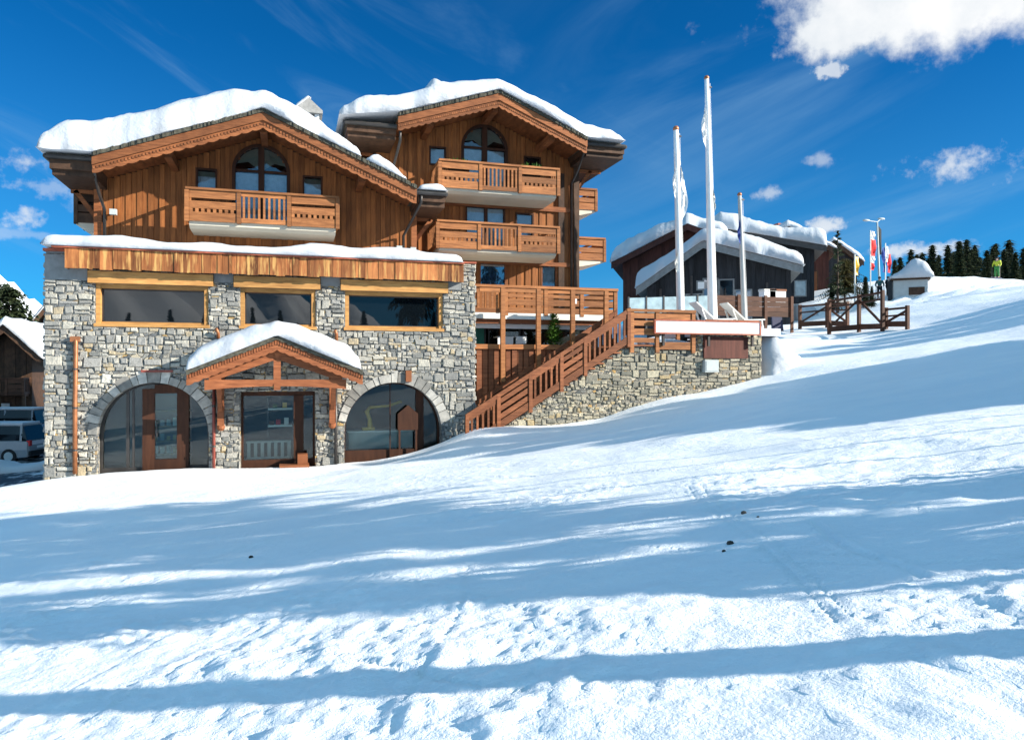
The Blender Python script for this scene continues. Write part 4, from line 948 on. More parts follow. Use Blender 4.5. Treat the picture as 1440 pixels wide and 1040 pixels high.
m = MB(); planks(m, YW, 15, 11.35, 4.0, 11.4, axis_='-y'); m.build('side_boards', M['plank2'], RC)
m = MB(); m.box(11.22, 11.46, YW-.12, YW+.1, 4.9, 11.4); m.box(10.55, 10.80, YW-.14, YW-.04, 4.9, 11.0); m.build('corner_post', M['darkwood'], RC)
m = MB(); m.box(3.3, 11.2, YW-.15, YW-.07, 9.42, 9.62); m.box(3.3, 11.2, YW-.15, YW-.07, 7.2, 7.36); m.build('floor_beam', M['barge'], RC)
gable_roof(RC, top, 2.5, 16.5, (1.9, 11.32, 11.78), (12.65, 11.36, 11.82), 'barge', (3.1, 11.44))
for xx in (5.0, 7.46, 9.7):
    zz = zr2(xx)-.12; MB().box(xx-.11, xx+.11, 3.0, YW, zz-.26, zz).build('purlin', M['barge'], RC)
arch_window(RC, aw[0], aw[1], 9.85, aw[2], YW)
small_window(RC, 5.3, 5.85, 11.0, 11.62, YW, 'curtain'); small_window(RC, 9.15, 9.75, 10.95, 11.55, YW, None, 'dglass')
f = small_window(RC, 6.75, 7.46, 7.6, 9.42, YW); f2 = small_window(RC, 7.58, 8.25, 7.6, 9.42, YW); small_window(RC, 8.8, 9.45, 8.4, 9.25, YW)
small_window(RC, 6.3, 6.98, 6.3, 7.22, YW, None, 'bglass', 'barge'); small_window(RC, 7.3, 8.3, 6.3, 7.25, YW, None, 'bglass', 'barge'); small_window(RC, 9.88, 10.45, 6.4, 7.2, YW, 'curtain', 'glass2', 'barge')
balcony(RC, 5.33, 9.95, 2.95, YW, 10.73, 9.80, (0, 1, 0), .26)
balcony(RC, 5.25, 9.95, 2.95, YW, 8.50, 7.58, (0, 1, 0), .26)
side_balcony(RC, 11.38, 12.95, 6.3, 9.0, 10.93, 10.05); side_balcony(RC, 11.38, 13.35, 6.3, 9.0, 8.80, 7.85)
MB().tube([(10.95, 2.75, 11.7), (10.95, 2.8, 11.4), (11.1, 3.8, 11.0), (11.1, 4.55, 10.6), (11.1, 4.55, 5.0)], .05, 8).build('downpipe', M['metal'], RC, smooth=True)
MB().tube([(3.85, 2.75, 11.7), (3.85, 2.8, 11.2), (3.75, 4.4, 10.4), (3.75, 4.55, 8)], .05, 8).build('downpipe', M['metal'], RC, smooth=True)
m = MB(); planks(m, 2.3, 3.2, 6.2, 8.5, 11.4); m.box(2.3, 2.5, 6.2, 12, 8.5, 11.4); m.build('return_wall', M['darkwood'], RC)
for xx in (5.75, 6.45, 8.75, 9.3, 9.8): pass
base_r = interp([(1.85, 11.80), (3.74, 12.09), (7.46, 13.30), (10.95, 11.87), (12.7, 11.83)])
th_r = interp([(1.8, .40), (2.6, .82), (4.5, .86), (5.6, .80), (7.46, .58), (9, .66), (10.2, .74), (11.2, .78), (12.0, .46), (12.4, .16)])
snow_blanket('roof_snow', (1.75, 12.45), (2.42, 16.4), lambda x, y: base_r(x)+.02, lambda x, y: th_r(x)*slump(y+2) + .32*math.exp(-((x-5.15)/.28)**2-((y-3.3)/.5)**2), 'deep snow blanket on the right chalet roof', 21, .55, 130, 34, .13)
# flower boxes with green plants on the upper balcony
def pot_plant(x, y, z, n, h, label, name='flower_box', wdt=.8):
    t = thing(name, (x, y, z), label, 'plant')
    MB().box(x-wdt/2, x+wdt/2, y-.09, y+.09, z, z+.16).build('box', M['darkwood'], t)
    m = MB()
    for k in range(n):
        a = R.uniform(0, 6.28); xx = x+R.uniform(-wdt/2, wdt/2); l = h*R.uniform(.4, 1); d = Vector((math.cos(a)*.35, math.sin(a)*.35, 1)).normalized()*l; s = d.cross(Vector((math.cos(a+1), math.sin(a+1), 0))).normalized()*.035
        b = Vector((xx, y+R.uniform(-.05, .05), z+.15)); m.add([b-s*.4, b+d*.6-s, b+d, b+d*.6+s, b+s*.4], [(0, 1, 2, 3, 4)])
    m.build('leaves', M['leaf'], t, fix=False)
pot_plant(6.1, 3.3, 10.42, 60, .4, 'green flower box at the left end of the upper balcony'); pot_plant(8.9, 3.3, 10.42, 90, .45, 'bushy green flower box at the right end of the upper balcony'); 
# ------------------------------------------------------------------ terrace, stair, retaining wall
YT = -.3
def hz(x): return 1.58+.617*(x-5.54)              # handrail line of the stair
RW = thing('retaining_wall', (12.3, 0, 2), 'stone retaining wall holding up the terrace beside the stair', 'wall')
m = MB(); poly = [(6.0, .3), (16.70, .3), (16.72, 4.28), (14.0, 4.28), (14.0, 3.80), (11.3, 3.86), (6.0, .6)]
m.prism(poly, YT+.02, YT+.45, .5); m.build('wall', M['stone2'], RW)
topz = interp([(6.0, .6), (11.3, 3.86), (11.301, 3.80), (13.99, 3.80), (14.0, 4.28), (16.72, 4.28)])
m = MB(); coursed(m, 6.0, 16.71, .3, 4.28, YT+.02, lambda x, z: z <= topz(x)+.03, [(14.28, 16.10, 3.42, 4.20)], .95, 17); m.build('masonry', M['masonry2'], RW)
m = MB(); m.prism([(16.3, .3), (16.715, .3), (16.735, 4.279), (16.3, 4.279)], YT+.452, 6.0, .5); m.build('end_wall', M['darkwood'], RW)
MB().box(11.3, 16.3, YT+.46, 12, 3.55, 3.82).build('terrace_floor', M['concrete'], RW)
MB().box(14.28, 16.10, YT-.05, YT+.02, 3.42, 4.20).build('hatch', M['redbrown'], RW)
c = MB(); c.box(14.25, 14.80, YT-.18, YT+.02, 2.92, 3.36); c = c.build('meter_box', M['grey'], RW); MB().box(14.29, 14.76, YT-.195, YT-.18, 2.96, 3.32).build('door', M['grey'], c)
snow_blanket('terrace_snow', (11.8, 16.2), (.3, 5.0), lambda x, y: 3.825, lambda x, y: .18+.08*math.sin(x*2), 'patchy snow lying on the terrace floor behind the white board', 31, .3, 30, 20, .12)
t = thing('blank_board', (14.3, -.5, 4.5), 'long blank white board with red edge on top of the retaining wall', 'sign')
MB().box(12.26, 16.44, -.56, -.50, 4.31, 4.71).build('panel', M['white'], t)
for a in ((12.20, 16.50, 4.71, 4.76), (12.20, 16.50, 4.26, 4.31), (12.20, 12.26, 4.31, 4.71), (16.44, 16.50, 4.31, 4.71)):
    MB().box(a[0], a[1], -.575, -.49, a[2], a[3]).build('edge_strip', M['redcap'], t)
t2 = MB().box(14.4, 16.6, -.3, -.24, 4.60, 4.82).build('backing_board', M['orange'], t)
for xx in (12.6, 14.4, 16.2): MB().box(xx-.04, xx+.04, -.49, -.41, 3.85, 4.6).build('bracket', M['metal'], t)
# stair
ST = thing('timber_stair', (8.5, -.5, 1.1), 'brown timber stair with sloping rail climbing from the snow to the terrace', 'stair')
def rz_(x): return hz(x)
YS0, YS1 = YT+1.0, YT-.10
post_x = [5.56, 6.62, 7.72, 8.82, 9.68, 11.30]
s_lo = lambda x: hz(x)-1.24
for yy, nm in ((YS1, 'front'), (YS0, 'back')):
    MB().prism([(5.5, hz(5.5)), (11.36, hz(11.36)), (11.36, hz(11.36)-.16), (5.5, hz(5.5)-.16)], yy-.045, yy+.045).build('handrail', M['stair'], ST)
    MB().prism([(5.5, s_lo(5.5)+.04), (11.36, s_lo(11.36)+.04), (11.36, s_lo(11.36)+.30), (5.5, s_lo(5.5)+.30)], yy-.03, yy+.03).build('stringer', M['stair'], ST)
    for xx in post_x: MB().box(xx-.06, xx+.06, yy-.05, yy+.05, s_lo(xx)-.1, hz(xx)-.05).build('post', M['stair'], ST)
    for i in range(5):
        a, b = post_x[i]+.07, post_x[i+1]-.07; m = MB()
        if i in (1, 3):
            for lo, hi in ((.34, .52), (.60, .78), (.86, 1.02)):
                m.prism([(a, s_lo(a)+lo), (b, s_lo(b)+lo), (b, s_lo(b)+hi), (a, s_lo(a)+hi)], yy-.02, yy+.02)
            m.build('board_panel', M['stair'], ST)
        else:
            nb = int((b-a)/.17)
            for q in range(nb):
                xx = a+(b-a)*(q+.5)/nb; m.prism([(xx-.035, s_lo(xx)+.2), (xx+.035, s_lo(xx)+.22), (xx+.035, hz(xx)-.1), (xx-.035, hz(xx)-.12)], yy-.018, yy+.018)
            m.prism([(a, hz(a)-.30), (b, hz(b)-.30), (b, hz(b)-.16), (a, hz(a)-.16)], yy-.022, yy+.022)
            m.build('baluster_panel', M['stair'], ST)
nst = 17
for k in range(nst):
    x = 5.9+(11.3-5.9)*k/nst; z = .70+(3.80-.70)*(k+1)/nst
    MB().box(x, x+.36, YS1+.05, YS0-.05, z-.05, z).build('tread', M['stair'], ST)
# landing with rail
LD = thing('landing_railing', (12.5, -.5, 3.8), 'timber landing railing of boards at the head of the stair', 'railing')
m = MB(); m.box(11.36, 13.85, YS1+.02, YS0+.2, 3.83, 3.88); m.build('deck', M['stair'], LD)
m = MB(); m.box(11.22, 13.9, YS1-.06, YS1+.08, 5.02, 5.12); m.build('top_rail', M['rail'], LD)
m = MB(); m.box(13.72, 13.9, YS1+.08, YS0+.1, 5.02, 5.118); m.build('side_rail', M['rail'], LD)
for xx in (11.42, 12.40, 13.82): MB().box(xx-.07, xx+.07, YS1-.03, YS1+.06, 3.60, 5.02).build('post', M['rail'], LD)
MB().box(13.76, 13.88, YS0-.05, YS0+.07, 3.88, 5.02).build('post', M['rail'], LD)
m = MB()
for lo, hi in ((3.95, 4.12), (4.22, 4.44), (4.54, 4.72), (4.80, 5.0)): m.box(11.49, 12.33, YS1, YS1+.03, lo, hi)
m.build('board_panel', M['rail'], LD)
for lo, hi in ((3.72, 3.98), (4.74, 5.0)): MB().box(12.47, 13.75, YS1, YS1+.035, lo, hi).build('cross_board', M['rail'], LD)
for k in range(6):
    o = MB().ball((11.5+k*.38+R.uniform(-.1, .1), YS1+.35+R.uniform(-.1, .4), 3.93), R.uniform(.09, .2), R.uniform(.1, .2), R.uniform(.06, .12), 10).build('snow_lump', M['snow'], None, smooth=True)
    tag(o, 'small lumps of snow left on the landing at the head of the stair', 'snow', 'snow lumps on the stair landing')

# terrace deck of the right chalet
TD = thing('terrace_balcony', (9, 2, 4.8), 'long timber balcony with white slab edge above the terrace windows', 'balcony')
ya, yb = 1.55, 4.6
s = MB().box(5.6, 11.75, ya, yb, 4.82, 5.03).build('slab', M['cream'], TD)
MB().box(5.6, 11.6, ya+.15, ya+.3, 4.66, 4.818).build('awning_box', M['orange'], TD); MB().box(5.6, 11.5, ya+.4, ya+.5, 4.50, 4.66).build('white_beam', M['white'], TD)
m = MB(); m.box(5.6, 11.78, ya-.06, ya+.10, 5.93, 6.02); m.box(11.62, 11.76, ya+.1, yb, 5.93, 6.018); m.build('top_rail', M['rail'], TD)
pxs = [5.75, 7.45, 8.95, 10.35, 11.70]
for xx in pxs: MB().box(xx-.07, xx+.07, ya-.02, ya+.09, 4.95, 5.93).build('post', M['rail'], TD)
for i, k in enumerate((1, 0, 0, 0)):
    a, b = pxs[i]+.08, pxs[i+1]-.08; m = MB()
    if k:
        m.box(a, b, ya, ya+.04, 5.04, 5.2); m.box(a, b, ya, ya+.04, 5.75, 5.93)
        for q in range(9):
            xx = a+(b-a)*(q+.5)/9; m.box(xx-.04, xx+.04, ya, ya+.035, 5.2, 5.75)
        m.build('baluster_panel', M['rail'], TD)
    else:
        for lo, hi in ((5.04, 5.24), (5.32, 5.54), (5.60, 5.72), (5.78, 5.92)): m.box(a, b, ya, ya+.035, lo, hi)
        m.build('board_panel', M['rail'], TD)
m = MB(); 
for lo, hi in ((5.04, 5.24), (5.32, 5.54), (5.62, 5.92)): m.box(11.68, 11.71, ya+.12, yb, lo, hi)
m.build('side_panel', M['rail'], TD)
o = MB().box(7.28, 7.38, ya-.12, ya-.05, 5.1, 5.75).build('towel', M['white']); tag(o, 'narrow white cloth hanging over the terrace balcony boards', 'cloth')
o = MB().box(9.98, 10.13, ya-.05, ya-.025, 5.42, 5.6).build('notice', M['white']); tag(o, 'small white notice fixed to the terrace balcony boards', 'notice')
# glazed terrace room below
TR = thing('terrace_room', (8.6, 3.2, 2.5), 'glazed terrace room with wooden board base under the long balcony', 'building')
m = MB()
xx = 5.95
for k in range(23):
    a = 5.95 + k*.21; b = a+.20
    zc = 1.2; m.box(a, b-.02, .75-(.03 if k % 2 else 0), .82, zc, 3.72)
m.build('base_boards', M['stair'], TR)
MB().box(5.95, 10.8, .825, .9, .3, 3.70).build('base_wall', M['darkwood'], TR)
MB().box(5.93, 10.4, .66, .92, 3.72, 3.88).build('cap_rail', M['rail'], TR)
MB().box(5.9, 12.0, 4.3, 4.4, 3.4, 4.8).build('back_wall', M['black'], TR); MB().box(5.9, 11.2, .95, 4.3, 3.62, 3.70).build('floor', M['darkwood'], TR)
for a, b, mm in ((5.95, 7.05, 'teal'), (7.15, 8.4, 'glass'), (8.5, 9.7, 'glass'), (9.8, 11.2, 'glass')):
    f = MB(); f.box(a, a+.05, 2.9, 2.98, 3.85, 4.75); f.box(b-.05, b, 2.9, 2.98, 3.85, 4.75); f.box(a+.05, b-.05, 2.9, 2.98, 3.85, 3.9); f.box(a+.05, b-.05, 2.9, 2.98, 4.70, 4.75); f = f.build('window', M['metal'], TR)
    MB().box(a+.05, b-.05, 2.93, 2.95, 3.9, 4.70).build('pane', M[mm], f)
for k, (x0, x1, zz) in enumerate(((7.3, 7.95, 4.22), (8.0, 8.45, 4.24))):
    t = thing('dining_table', ((x0+x1)/2, 2.5, 3.7), ['white covered table on the terrace, left of the two', 'white covered table on the terrace, right of the two'][k], 'table')
    MB().box(x0, x1, 2.25, 2.75, zz-.03, zz).build('tabletop', M['white'], t); MB().box(x0+.03, x1-.03, 2.24, 2.249, zz-.28, zz-.03).build('cloth_drop', M['white'], t)
    MB().box((x0+x1)/2-.05, (x0+x1)/2+.05, 2.45, 2.55, 3.71, zz-.03).build('leg', M['metal'], t)
# pergola posts
PG = thing('pergola_frame', (9, .5, 3.8), 'row of slender timber posts with a top rail in front of the terrace', 'pergola')
for xx, zt in ((7.02, 5.80), (8.30, 5.80), (9.57, 5.80), (10.84, 5.80)): MB().box(xx-.075, xx+.075, .43, .57, hz(xx)-1.0 if xx > 9 else 2.6, zt).build('post', M['rail'], PG)
for a, b in ((7.02, 8.3), (9.57, 10.84)): MB().box(a+.08, b-.08, .45, .55, 5.66, 5.78).build('top_rail', M['rail'], PG)
MB().box(6.2, 6.94, .45, .55, 5.66, 5.78).build('top_rail', M['rail'], PG)
# pot plant (small conifer in a tub)
t = thing('tub_shrub', (9.45, 1.6, 3.8), 'dark green shrub standing by the terrace post above the stair', 'shrub')
MB().tube([(9.25, 1.5, 3.3), (9.25, 1.5, 3.75)], [.16, .2], 10).build('tub', M['darkwood'], t)
m = MB()
for k in range(420):
    zz = R.uniform(0, 1.25); rr = .42*(1-zz/1.4)*R.uniform(.3, 1); a = R.uniform(0, 6.28)
    c = Vector((9.25+rr*math.cos(a), 1.5+rr*math.sin(a), 3.75+zz)); d = Vector((math.cos(a), math.sin(a), .5)).normalized()*.16; s_ = Vector((-math.sin(a), math.cos(a), 0))*.05
    m.add([c-s_, c+d, c+s_], [(0, 1, 2)])
m.build('leaves', M['leaf'], t, fix=False)

# flag poles ------------------------------------------------------
def flagpole(x, y, z0, x1, z1, r0, r1, label, flags, pm='white'):
    t = thing('flagpole', (x, y, z0), label, 'flagpole', 'white flagpoles on the terrace')
    p = lambda q: (x+(x1-x)*q, y, z0+(z1-z0)*q)
    MB().tube([p(k/8) for k in range(9)], [r0+(r1-r0)*k/8 for k in range(9)], 14).build('pole', M[pm], t, smooth=True); MB().tube([(x, y, z0+.3), (x, y, z0+.95)], [r0*1.5, r0*1.25], 14).build('base_collar', M['metal'], t, smooth=True); MB().beam((p(.97)[0], y-.05, p(.97)[2]), (p(.97)[0]+r1+.1, y-.05, p(.97)[2]), .04, .05).build('pulley', M['metal'], t)
    MB().ball(p(1.004), r1*1.25, n=10).build('finial', M['copper'], t, smooth=True)
    MB().tube([(p(.02)[0]+r0+.03, y-.02, z0+.1), (p(.99)[0]+r1+.05, y-.02, p(.985)[2])], .008, 4).build('halyard', M['white'], t)
    for q0, q1, wd, side, mm in flags:                  # limp furled flags hanging down the pole
        m = MB(); n = 14; cols = 5; vs = []
        for i in range(n+1):
            q = q1+(q0-q1)*i/n; b = p(q); f = math.sin(math.pi*min(1, i/n*1.05))**.7
            for c in range(cols):
                u = c/(cols-1); vs.append((b[0]+side*(r0*.7+u*wd*f*(.35+.65*i/n)), y-.06-.07*math.sin(u*9+i*.5)*f, b[2]+.06*math.sin(u*5)-u*.12))
        fs = [(i*cols+c, i*cols+c+1, (i+1)*cols+c+1, (i+1)*cols+c) for i in range(n) for c in range(cols-1)]
        m.add(vs, fs); m.build('flag', M[mm], t, smooth=True, fix=False)
flagpole(14.98, 2.5, 3.8, 14.74, 12.52, .16, .10, 'left flagpole of three with a limp white flag near its top', [(.60, .86, .42, 1, 'white'), (.70, .84, .16, -1, 'white'), (.36, .46, .16, -1, 'cream')])
flagpole(16.42, 2.5, 3.8, 16.12, 14.68, .20, .085, 'tallest white flagpole standing between the other two', [(.76, .90, .26, -1, 'white'), (.52, .60, .12, 1, 'cream')])
flagpole(17.92, 2.5, 3.9, 17.64, 10.12, .115, .075, 'shortest flagpole on the right of three with a small dark furled flag', [(.70, .84, .16, -1, 'blue')], 'dull_white')
# reclining deck chairs
def deck_chair(x, y, z, label, mt):
    t = thing('deck_chair', (x, y, z), label, 'chair', 'pale deck chairs behind the blank board')
    P = lambda a, b, c: (x+a, y+b, z+c)
    m = MB(); m.add([P(-.75, -.28, .95), P(-.75, .28, .95), P(.05, .28, .30), P(.05, -.28, .30), P(-.73, -.28, .99), P(-.73, .28, .99), P(.07, .28, .35), P(.07, -.28, .35)], [(0,1,2,3),(4,7,6,5),(0,4,5,1),(1,5,6,2),(2,6,7,3),(3,7,4,0)]); m.build('backrest', M[mt], t)
    m = MB(); m.beam(P(.05, 0, .32), P(.95, 0, .36), .56, .05); m.build('seat', M[mt], t)
    for yy in (-.26, .26):
        MB().beam(P(-.5, yy, .72), P(-.18, yy, -.02), .05, .05).build('leg', M[mt], t); MB().beam(P(.1, yy, .36), P(-.62, yy, -.02), .05, .05).build('leg', M[mt], t); MB().beam(P(.8, yy, .36), P(.85, yy, -.02), .05, .05).build('leg', M[mt], t)
deck_chair(15.65, 1.5, 4.62, 'bright white deck chair with raised back beside the tallest flagpole', 'white')
deck_chair(17.0, 1.5, 4.62, 'shaded grey white deck chair with raised back beside the shortest flagpole', 'cream')
MB_ = MB().box(15.0, 18.2, .6, 4.2, 4.3, 4.59).build('snow_platform', M['snow']); tag(MB_, 'flat bank of packed snow under the deck chairs and flagpoles', 'snow')
# ------------------------------------------------------------------ background chalets
def mountain_chalet(p0, rot, W, D, HL, HA, HR, apx, wall_m, trim_m, label, base=-3.0, snow_t=.7, over=.9, wins=(), extra=None, snow_label=None, snow_seed=1, snow_x=None):
    """gable front of width W; heights at left end, apex (at x = apx) and right end of the roof, local origin at left front corner"""
    t = thing('mountain_chalet', p0, label, 'chalet')
    mk = lambda mb, nm, mm, par=t: mb.build(nm, M[mm], par)
    ox, oy, oz = p0
    zl = lambda x: float(np.interp(x, [-over, apx, W+over], [HL, HA, HR]))-.3
    m = MB(); holed_wall(m, [(ox, oz+base), (ox+W, oz+base), (ox+W, oz+zl(W)), (ox+apx, oz+HA-.3), (ox, oz+zl(0))], [], oy+.05, .1)
    m.add([(ox, oy+.05, oz+base), (ox, oy+.05, oz+zl(0)), (ox, oy+D, oz+zl(0)), (ox, oy+D, oz+base)], [(0,1,2,3)]); m.add([(ox+W, oy+.05, oz+base), (ox+W, oy+.05, oz+zl(W)), (ox+W, oy+D, oz+zl(W)), (ox+W, oy+D, oz+base)], [(0,1,2,3)])
    m.add([(ox, oy+D, oz+base), (ox+W, oy+D, oz+base), (ox+W, oy+D, oz+zl(W)), (ox+apx, oy+D, oz+HA-.3), (ox, oy+D, oz+zl(0))], [(0,1,2,3,4)])
    mk(m, 'wall', wall_m)
    m = MB(); planks(m, ox, ox+W, oy+.03, oz+base, lambda x: oz+zl(x-ox), [], wd=.3); mk(m, 'boards', wall_m)
    m = MB(); m.prism([(ox-over, oz+HL-.02), (ox+apx, oz+HA-.02), (ox+W+over, oz+HR-.02), (ox+W+over, oz+HR-.3), (ox+apx, oz+HA-.3), (ox-over, oz+HL-.3)], oy-1.2, oy+D+.8); mk(m, 'roof', trim_m)
    for (xa, za, xb, zb) in ((-over, HL, apx, HA), (apx, HA, W+over, HR)):
        m = MB(); m.prism([(ox+xa, oz+za-.04), (ox+xb, oz+zb-.04), (ox+xb, oz+zb-.5), (ox+xa, oz+za-.5)], oy-1.28, oy-1.2); mk(m, 'bargeboard', trim_m)
    for (x0, x1, z0, z1, pm) in wins:
        f = MB(); f.box(ox+x0-.1, ox+x1+.1, oy-.04, oy+.0, oz+z0-.1, oz+z1+.1); f = mk(f, 'window', 'render' if wall_m == 'slate' else 'darkwood')
        mk(MB().box(ox+x0, ox+x1, oy-.06, oy-.04, oz+z0, oz+z1), 'pane', pm, f)
    if snow_label:
        a, b = snow_x or (-over-.05, W+over+.05)
        snow_blanket('roof_snow', (ox+a, ox+b), (oy-1.35, oy+D+.7), lambda x, y: oz+float(np.interp(x-ox, [-over, apx, W+over], [HL, HA, HR])), lambda x, y: snow_t*(1+.2*math.sin(x*.8+snow_seed)), snow_label, snow_seed, .5, 60, 16, .14)
    return t
def facing(px_l, px_a, px_r, py_l, py_a, py_r, d_, turn, py_base, wall_m, trim_m, label, wins, sl, seed, snow_t=.7, over=.8, base=-4, D=12):
    """gable turned towards the piste; roof corner points given as picture points at distance d_"""
    k = d_/FPX; o_ = dep(px_l, py_base, d_); h = lambda py: (py_base-py)*k
    W = (px_r-px_l)*k-2*over; ang = -YAW+math.radians(turn); c, s_ = math.cos(ang), math.sin(ang)
    p0 = (o_.x+over*c, o_.y+over*s_, o_.z)
    XF[0] = lambda v: (p0[0]+(v[0]-p0[0])*c-(v[1]-p0[1])*s_, p0[1]+(v[0]-p0[0])*s_+(v[1]-p0[1])*c, v[2])
    t = mountain_chalet(p0, 0, W, D, h(py_l), h(py_a), h(py_r), (px_a-px_l)*k-over, wall_m, trim_m, label, base, snow_t, over, wins, None, sl, seed)
    return t, p0, W
CB, cp, cw = facing(897, 986, 1112, 407, 346, 384, 50, -15, 440, 'slate', 'render', 'charcoal boarded chalet with a broad snowy gable behind the flagpoles',
    [(1.5, 2.4, -1.6, .2, 'bglass'), (2.6, 3.5, -1.6, 1.1, 'dglass'), (3.7, 4.5, -1.6, 2.1, 'bglass'), (4.7, 5.5, -1.6, 2.0, 'dglass'), (5.7, 6.6, -1.6, 1.3, 'bglass'), (7.2, 8.0, .7, 1.3, 'pale_glass'), (3.3, 3.9, 1.5, 1.95, 'white')], 'long wavy layer of snow on the charcoal chalet roof', 41, .95, .6)
for xx in (.9, 2.9, 4.45, 6.3, 7.6): MB().box(cp[0]+xx-.07, cp[0]+xx+.07, cp[1]-.14, cp[1]-.04, cp[2]-3, cp[2]+1.2+min(xx, 4)*.40-max(0, xx-4.2)*.3).build('timber_post', M['metal'], CB)
XF[0] = None
facing(862, 964, 1016, 372, 323, 345, 60, -14, 440, 'redbrown', 'redbrown', 'red brown boarded chalet with a snowy roof behind the charcoal one', [(6.2, 7.4, 3.7, 4.8, 'redbrown')], 'pale snow on the red brown chalet roof', 43, 1.05, .8); XF[0] = None
facing(966, 1010, 1146, 352, 326, 356, 66, -15, 440, 'slate', 'metal', 'black boarded chalet with a thick snow roof just above the charcoal gable', [(8.2, 9.0, 1.3, 2.5, 'pale_glass'), (4.5, 6.5, 3.0, 3.6, 'dglass')], 'thick bright snow on the black chalet roof', 47, 1.2, .8); XF[0] = None
t, cp, cw = facing(1050, 1104, 1166, 350, 324, 358, 74, -15, 430, 'redbrown', 'darkwood', 'dark chalet with red roof hatches and a snow roof on the right of the row', [(5.4, 5.9, 1.0, 3.2, 'orange')], 'snow with bare red patches on the rear chalet roof', 51, .6, .6)
XF[0] = None
for px_, py_ in ((1060, 327), (1099, 322), (1110, 323)):
    q = dep(px_, py_, 73.4); MB().box(q.x-.6, q.x+.6, q.y-.3, q.y+1.2, q.z-1.5, q.z+.5).build('roof_hatch', M['redcap'], t)
facing(1138, 1168, 1206, 372, 341, 372, 84, -15, 420, 'slate', 'darkwood', 'small dark chalet end with a thin snow roof below the lone pine', [(2.2, 2.9, .6, 2.2, 'black')], 'thin snow roof beside the lone pine', 52, .6, .5); XF[0] = None
# terrace fence before the charcoal chalet
def ground_thing(px, py): return hit(px, py)
pf = hit(1112, 468); pl = at(1040, 460, pf.y); 
FN = thing('deck_fence', (pf.x-3, pf.y, pf.z), 'dark brown boarded deck fence in front of the charcoal chalet', 'fence')
zt = at(1110, 418, pf.y).z; zb = at(1110, 446, pf.y).z; xa, xb = at(1000, 430, pf.y).x, at(1113, 430, pf.y).x
n = 4
for k in range(n): 
    h = (zt-zb)/n; MB().box(xa, xb, pf.y, pf.y+.05, zb+k*h+.005, zb+(k+1)*h-.01).build('board', M['fence'], FN)
for k in range(4): xx = xa+(xb-xa)*k/3; MB().box(xx-.08, xx+.08, pf.y-.07, pf.y, pf.z-.8, zt+.05).build('post', M['fence'], FN)
q = hit(1097, 466)
o = MB(); o.prism([(q.x-.45, q.z-.1), (q.x+.25, q.z-.1), (q.x+.12, q.z+.75), (q.x-.08, q.z+.88), (q.x-.50, q.z+.82)], q.y, q.y+.12); o = o.build('plastic_sledge', M['navy']); tag(o, 'dark navy sledge leaning upright in the snow before the deck fence', 'sledge')
q = hit(1137, 447)
o = snow_blanket('snow_block', (q.x-.9, q.x+1.0), (q.y, q.y+2), lambda x, y: q.z-.3, lambda x, y: 1.3+.1*math.sin(x*3), 'pale rounded block of piled snow right of the deck fence', 61, .4, 24, 20, .1)
# pale glass wind screen along the charcoal chalet's terrace
a_, b_ = dep(884, 432, 44), dep(1004, 428, 46)
GS = thing('glass_windscreen', tuple(a_), 'row of pale glass wind screen panels in front of the charcoal chalet', 'screen')
for k in range(5):
    p, q = a_.lerp(b_, k/5+.01), a_.lerp(b_, (k+1)/5-.01)
    MB().add([(p.x, p.y, p.z-.4), (q.x, q.y, q.z-.4), (q.x, q.y, q.z+.55), (p.x, p.y, p.z+.55)], [(0, 1, 2, 3)]).build('pane', M['pale_glass'], GS, fix=False)
for k in range(6): p = a_.lerp(b_, k/5); MB().box(p.x-.04, p.x+.04, p.y-.05, p.y+.05, p.z-1.5, p.z+.62).build('post', M['metal'], GS)
# two small hampers on the deck (white boxes with an orange lid)
for k, (px_, w_) in enumerate(((1079, .35), (1090, .5))):
    q = at(px_, 418, pf.y+1.2); t = thing('storage_box', tuple(q), ['small white box on the deck behind the fence', 'white box with an orange lid on the deck behind the fence'][k], 'box')
    MB().box(q.x-w_, q.x+w_, q.y-.25, q.y+.25, q.z-.5, q.z+.32).build('body', M['white'], t); MB().box(q.x-w_-.03, q.x+w_+.03, q.y-.28, q.y+.28, q.z+.32, q.z+.42).build('lid', M['orange' if k else 'cream'], t)
# snow heap at the end of the wall
snow_blanket('snow_mound', (16.95, 19.6), (-.5, 3.4), lambda x, y: gz(x, y)-.25, lambda x, y: .15+1.35*math.exp(-(((x-17.9)/.95)**2+((y-1.2)/1.3)**2)), 'rounded shadowed heap of snow against the end of the retaining wall', 63, .5, 34, 34, .12)

# crossed timber fence on the slope
a_ = hit(1166, 470); b_ = hit(1238, 466); c_ = hit(1276, 464)
def rail_fence(pts, hts, label):
    t = thing('timber_barrier', tuple(pts[0]), label, 'barrier')
    for p, h in zip(pts, hts): MB().box(p.x-.07, p.x+.07, p.y-.07, p.y+.07, p.z-.4, p.z+h).build('post', M['fence'], t)
    for i in range(len(pts)-1):
        p, q = pts[i], pts[i+1]; h0, h1 = hts[i], hts[i+1]
        U = lambda v, h: (v.x, v.y-.05, v.z+h)
        MB().beam(U(p, h0-.1), U(q, h1-.1), .07, .10).build('rail', M['fence'], t); MB().beam(U(p, h0-.42), U(q, h1-.42), .07, .08).build('rail', M['fence'], t)
        MB().beam(U(p, .25), U(q, .25), .08, .26).build('rail', M['fence'], t); MB().beam(U(p, .35), U(q, h1-.2) if i % 2 == 0 else U(p.lerp(q, .9), .3), .07, .10).build('brace', M['fence'], t)
        if i % 2: MB().beam(U(p, h0-.3), U(q, .3), .07, .10).build('brace', M['fence'], t)
    return t
pts = [hit(1166, 470), hit(1208, 467), hit(1241, 466)]
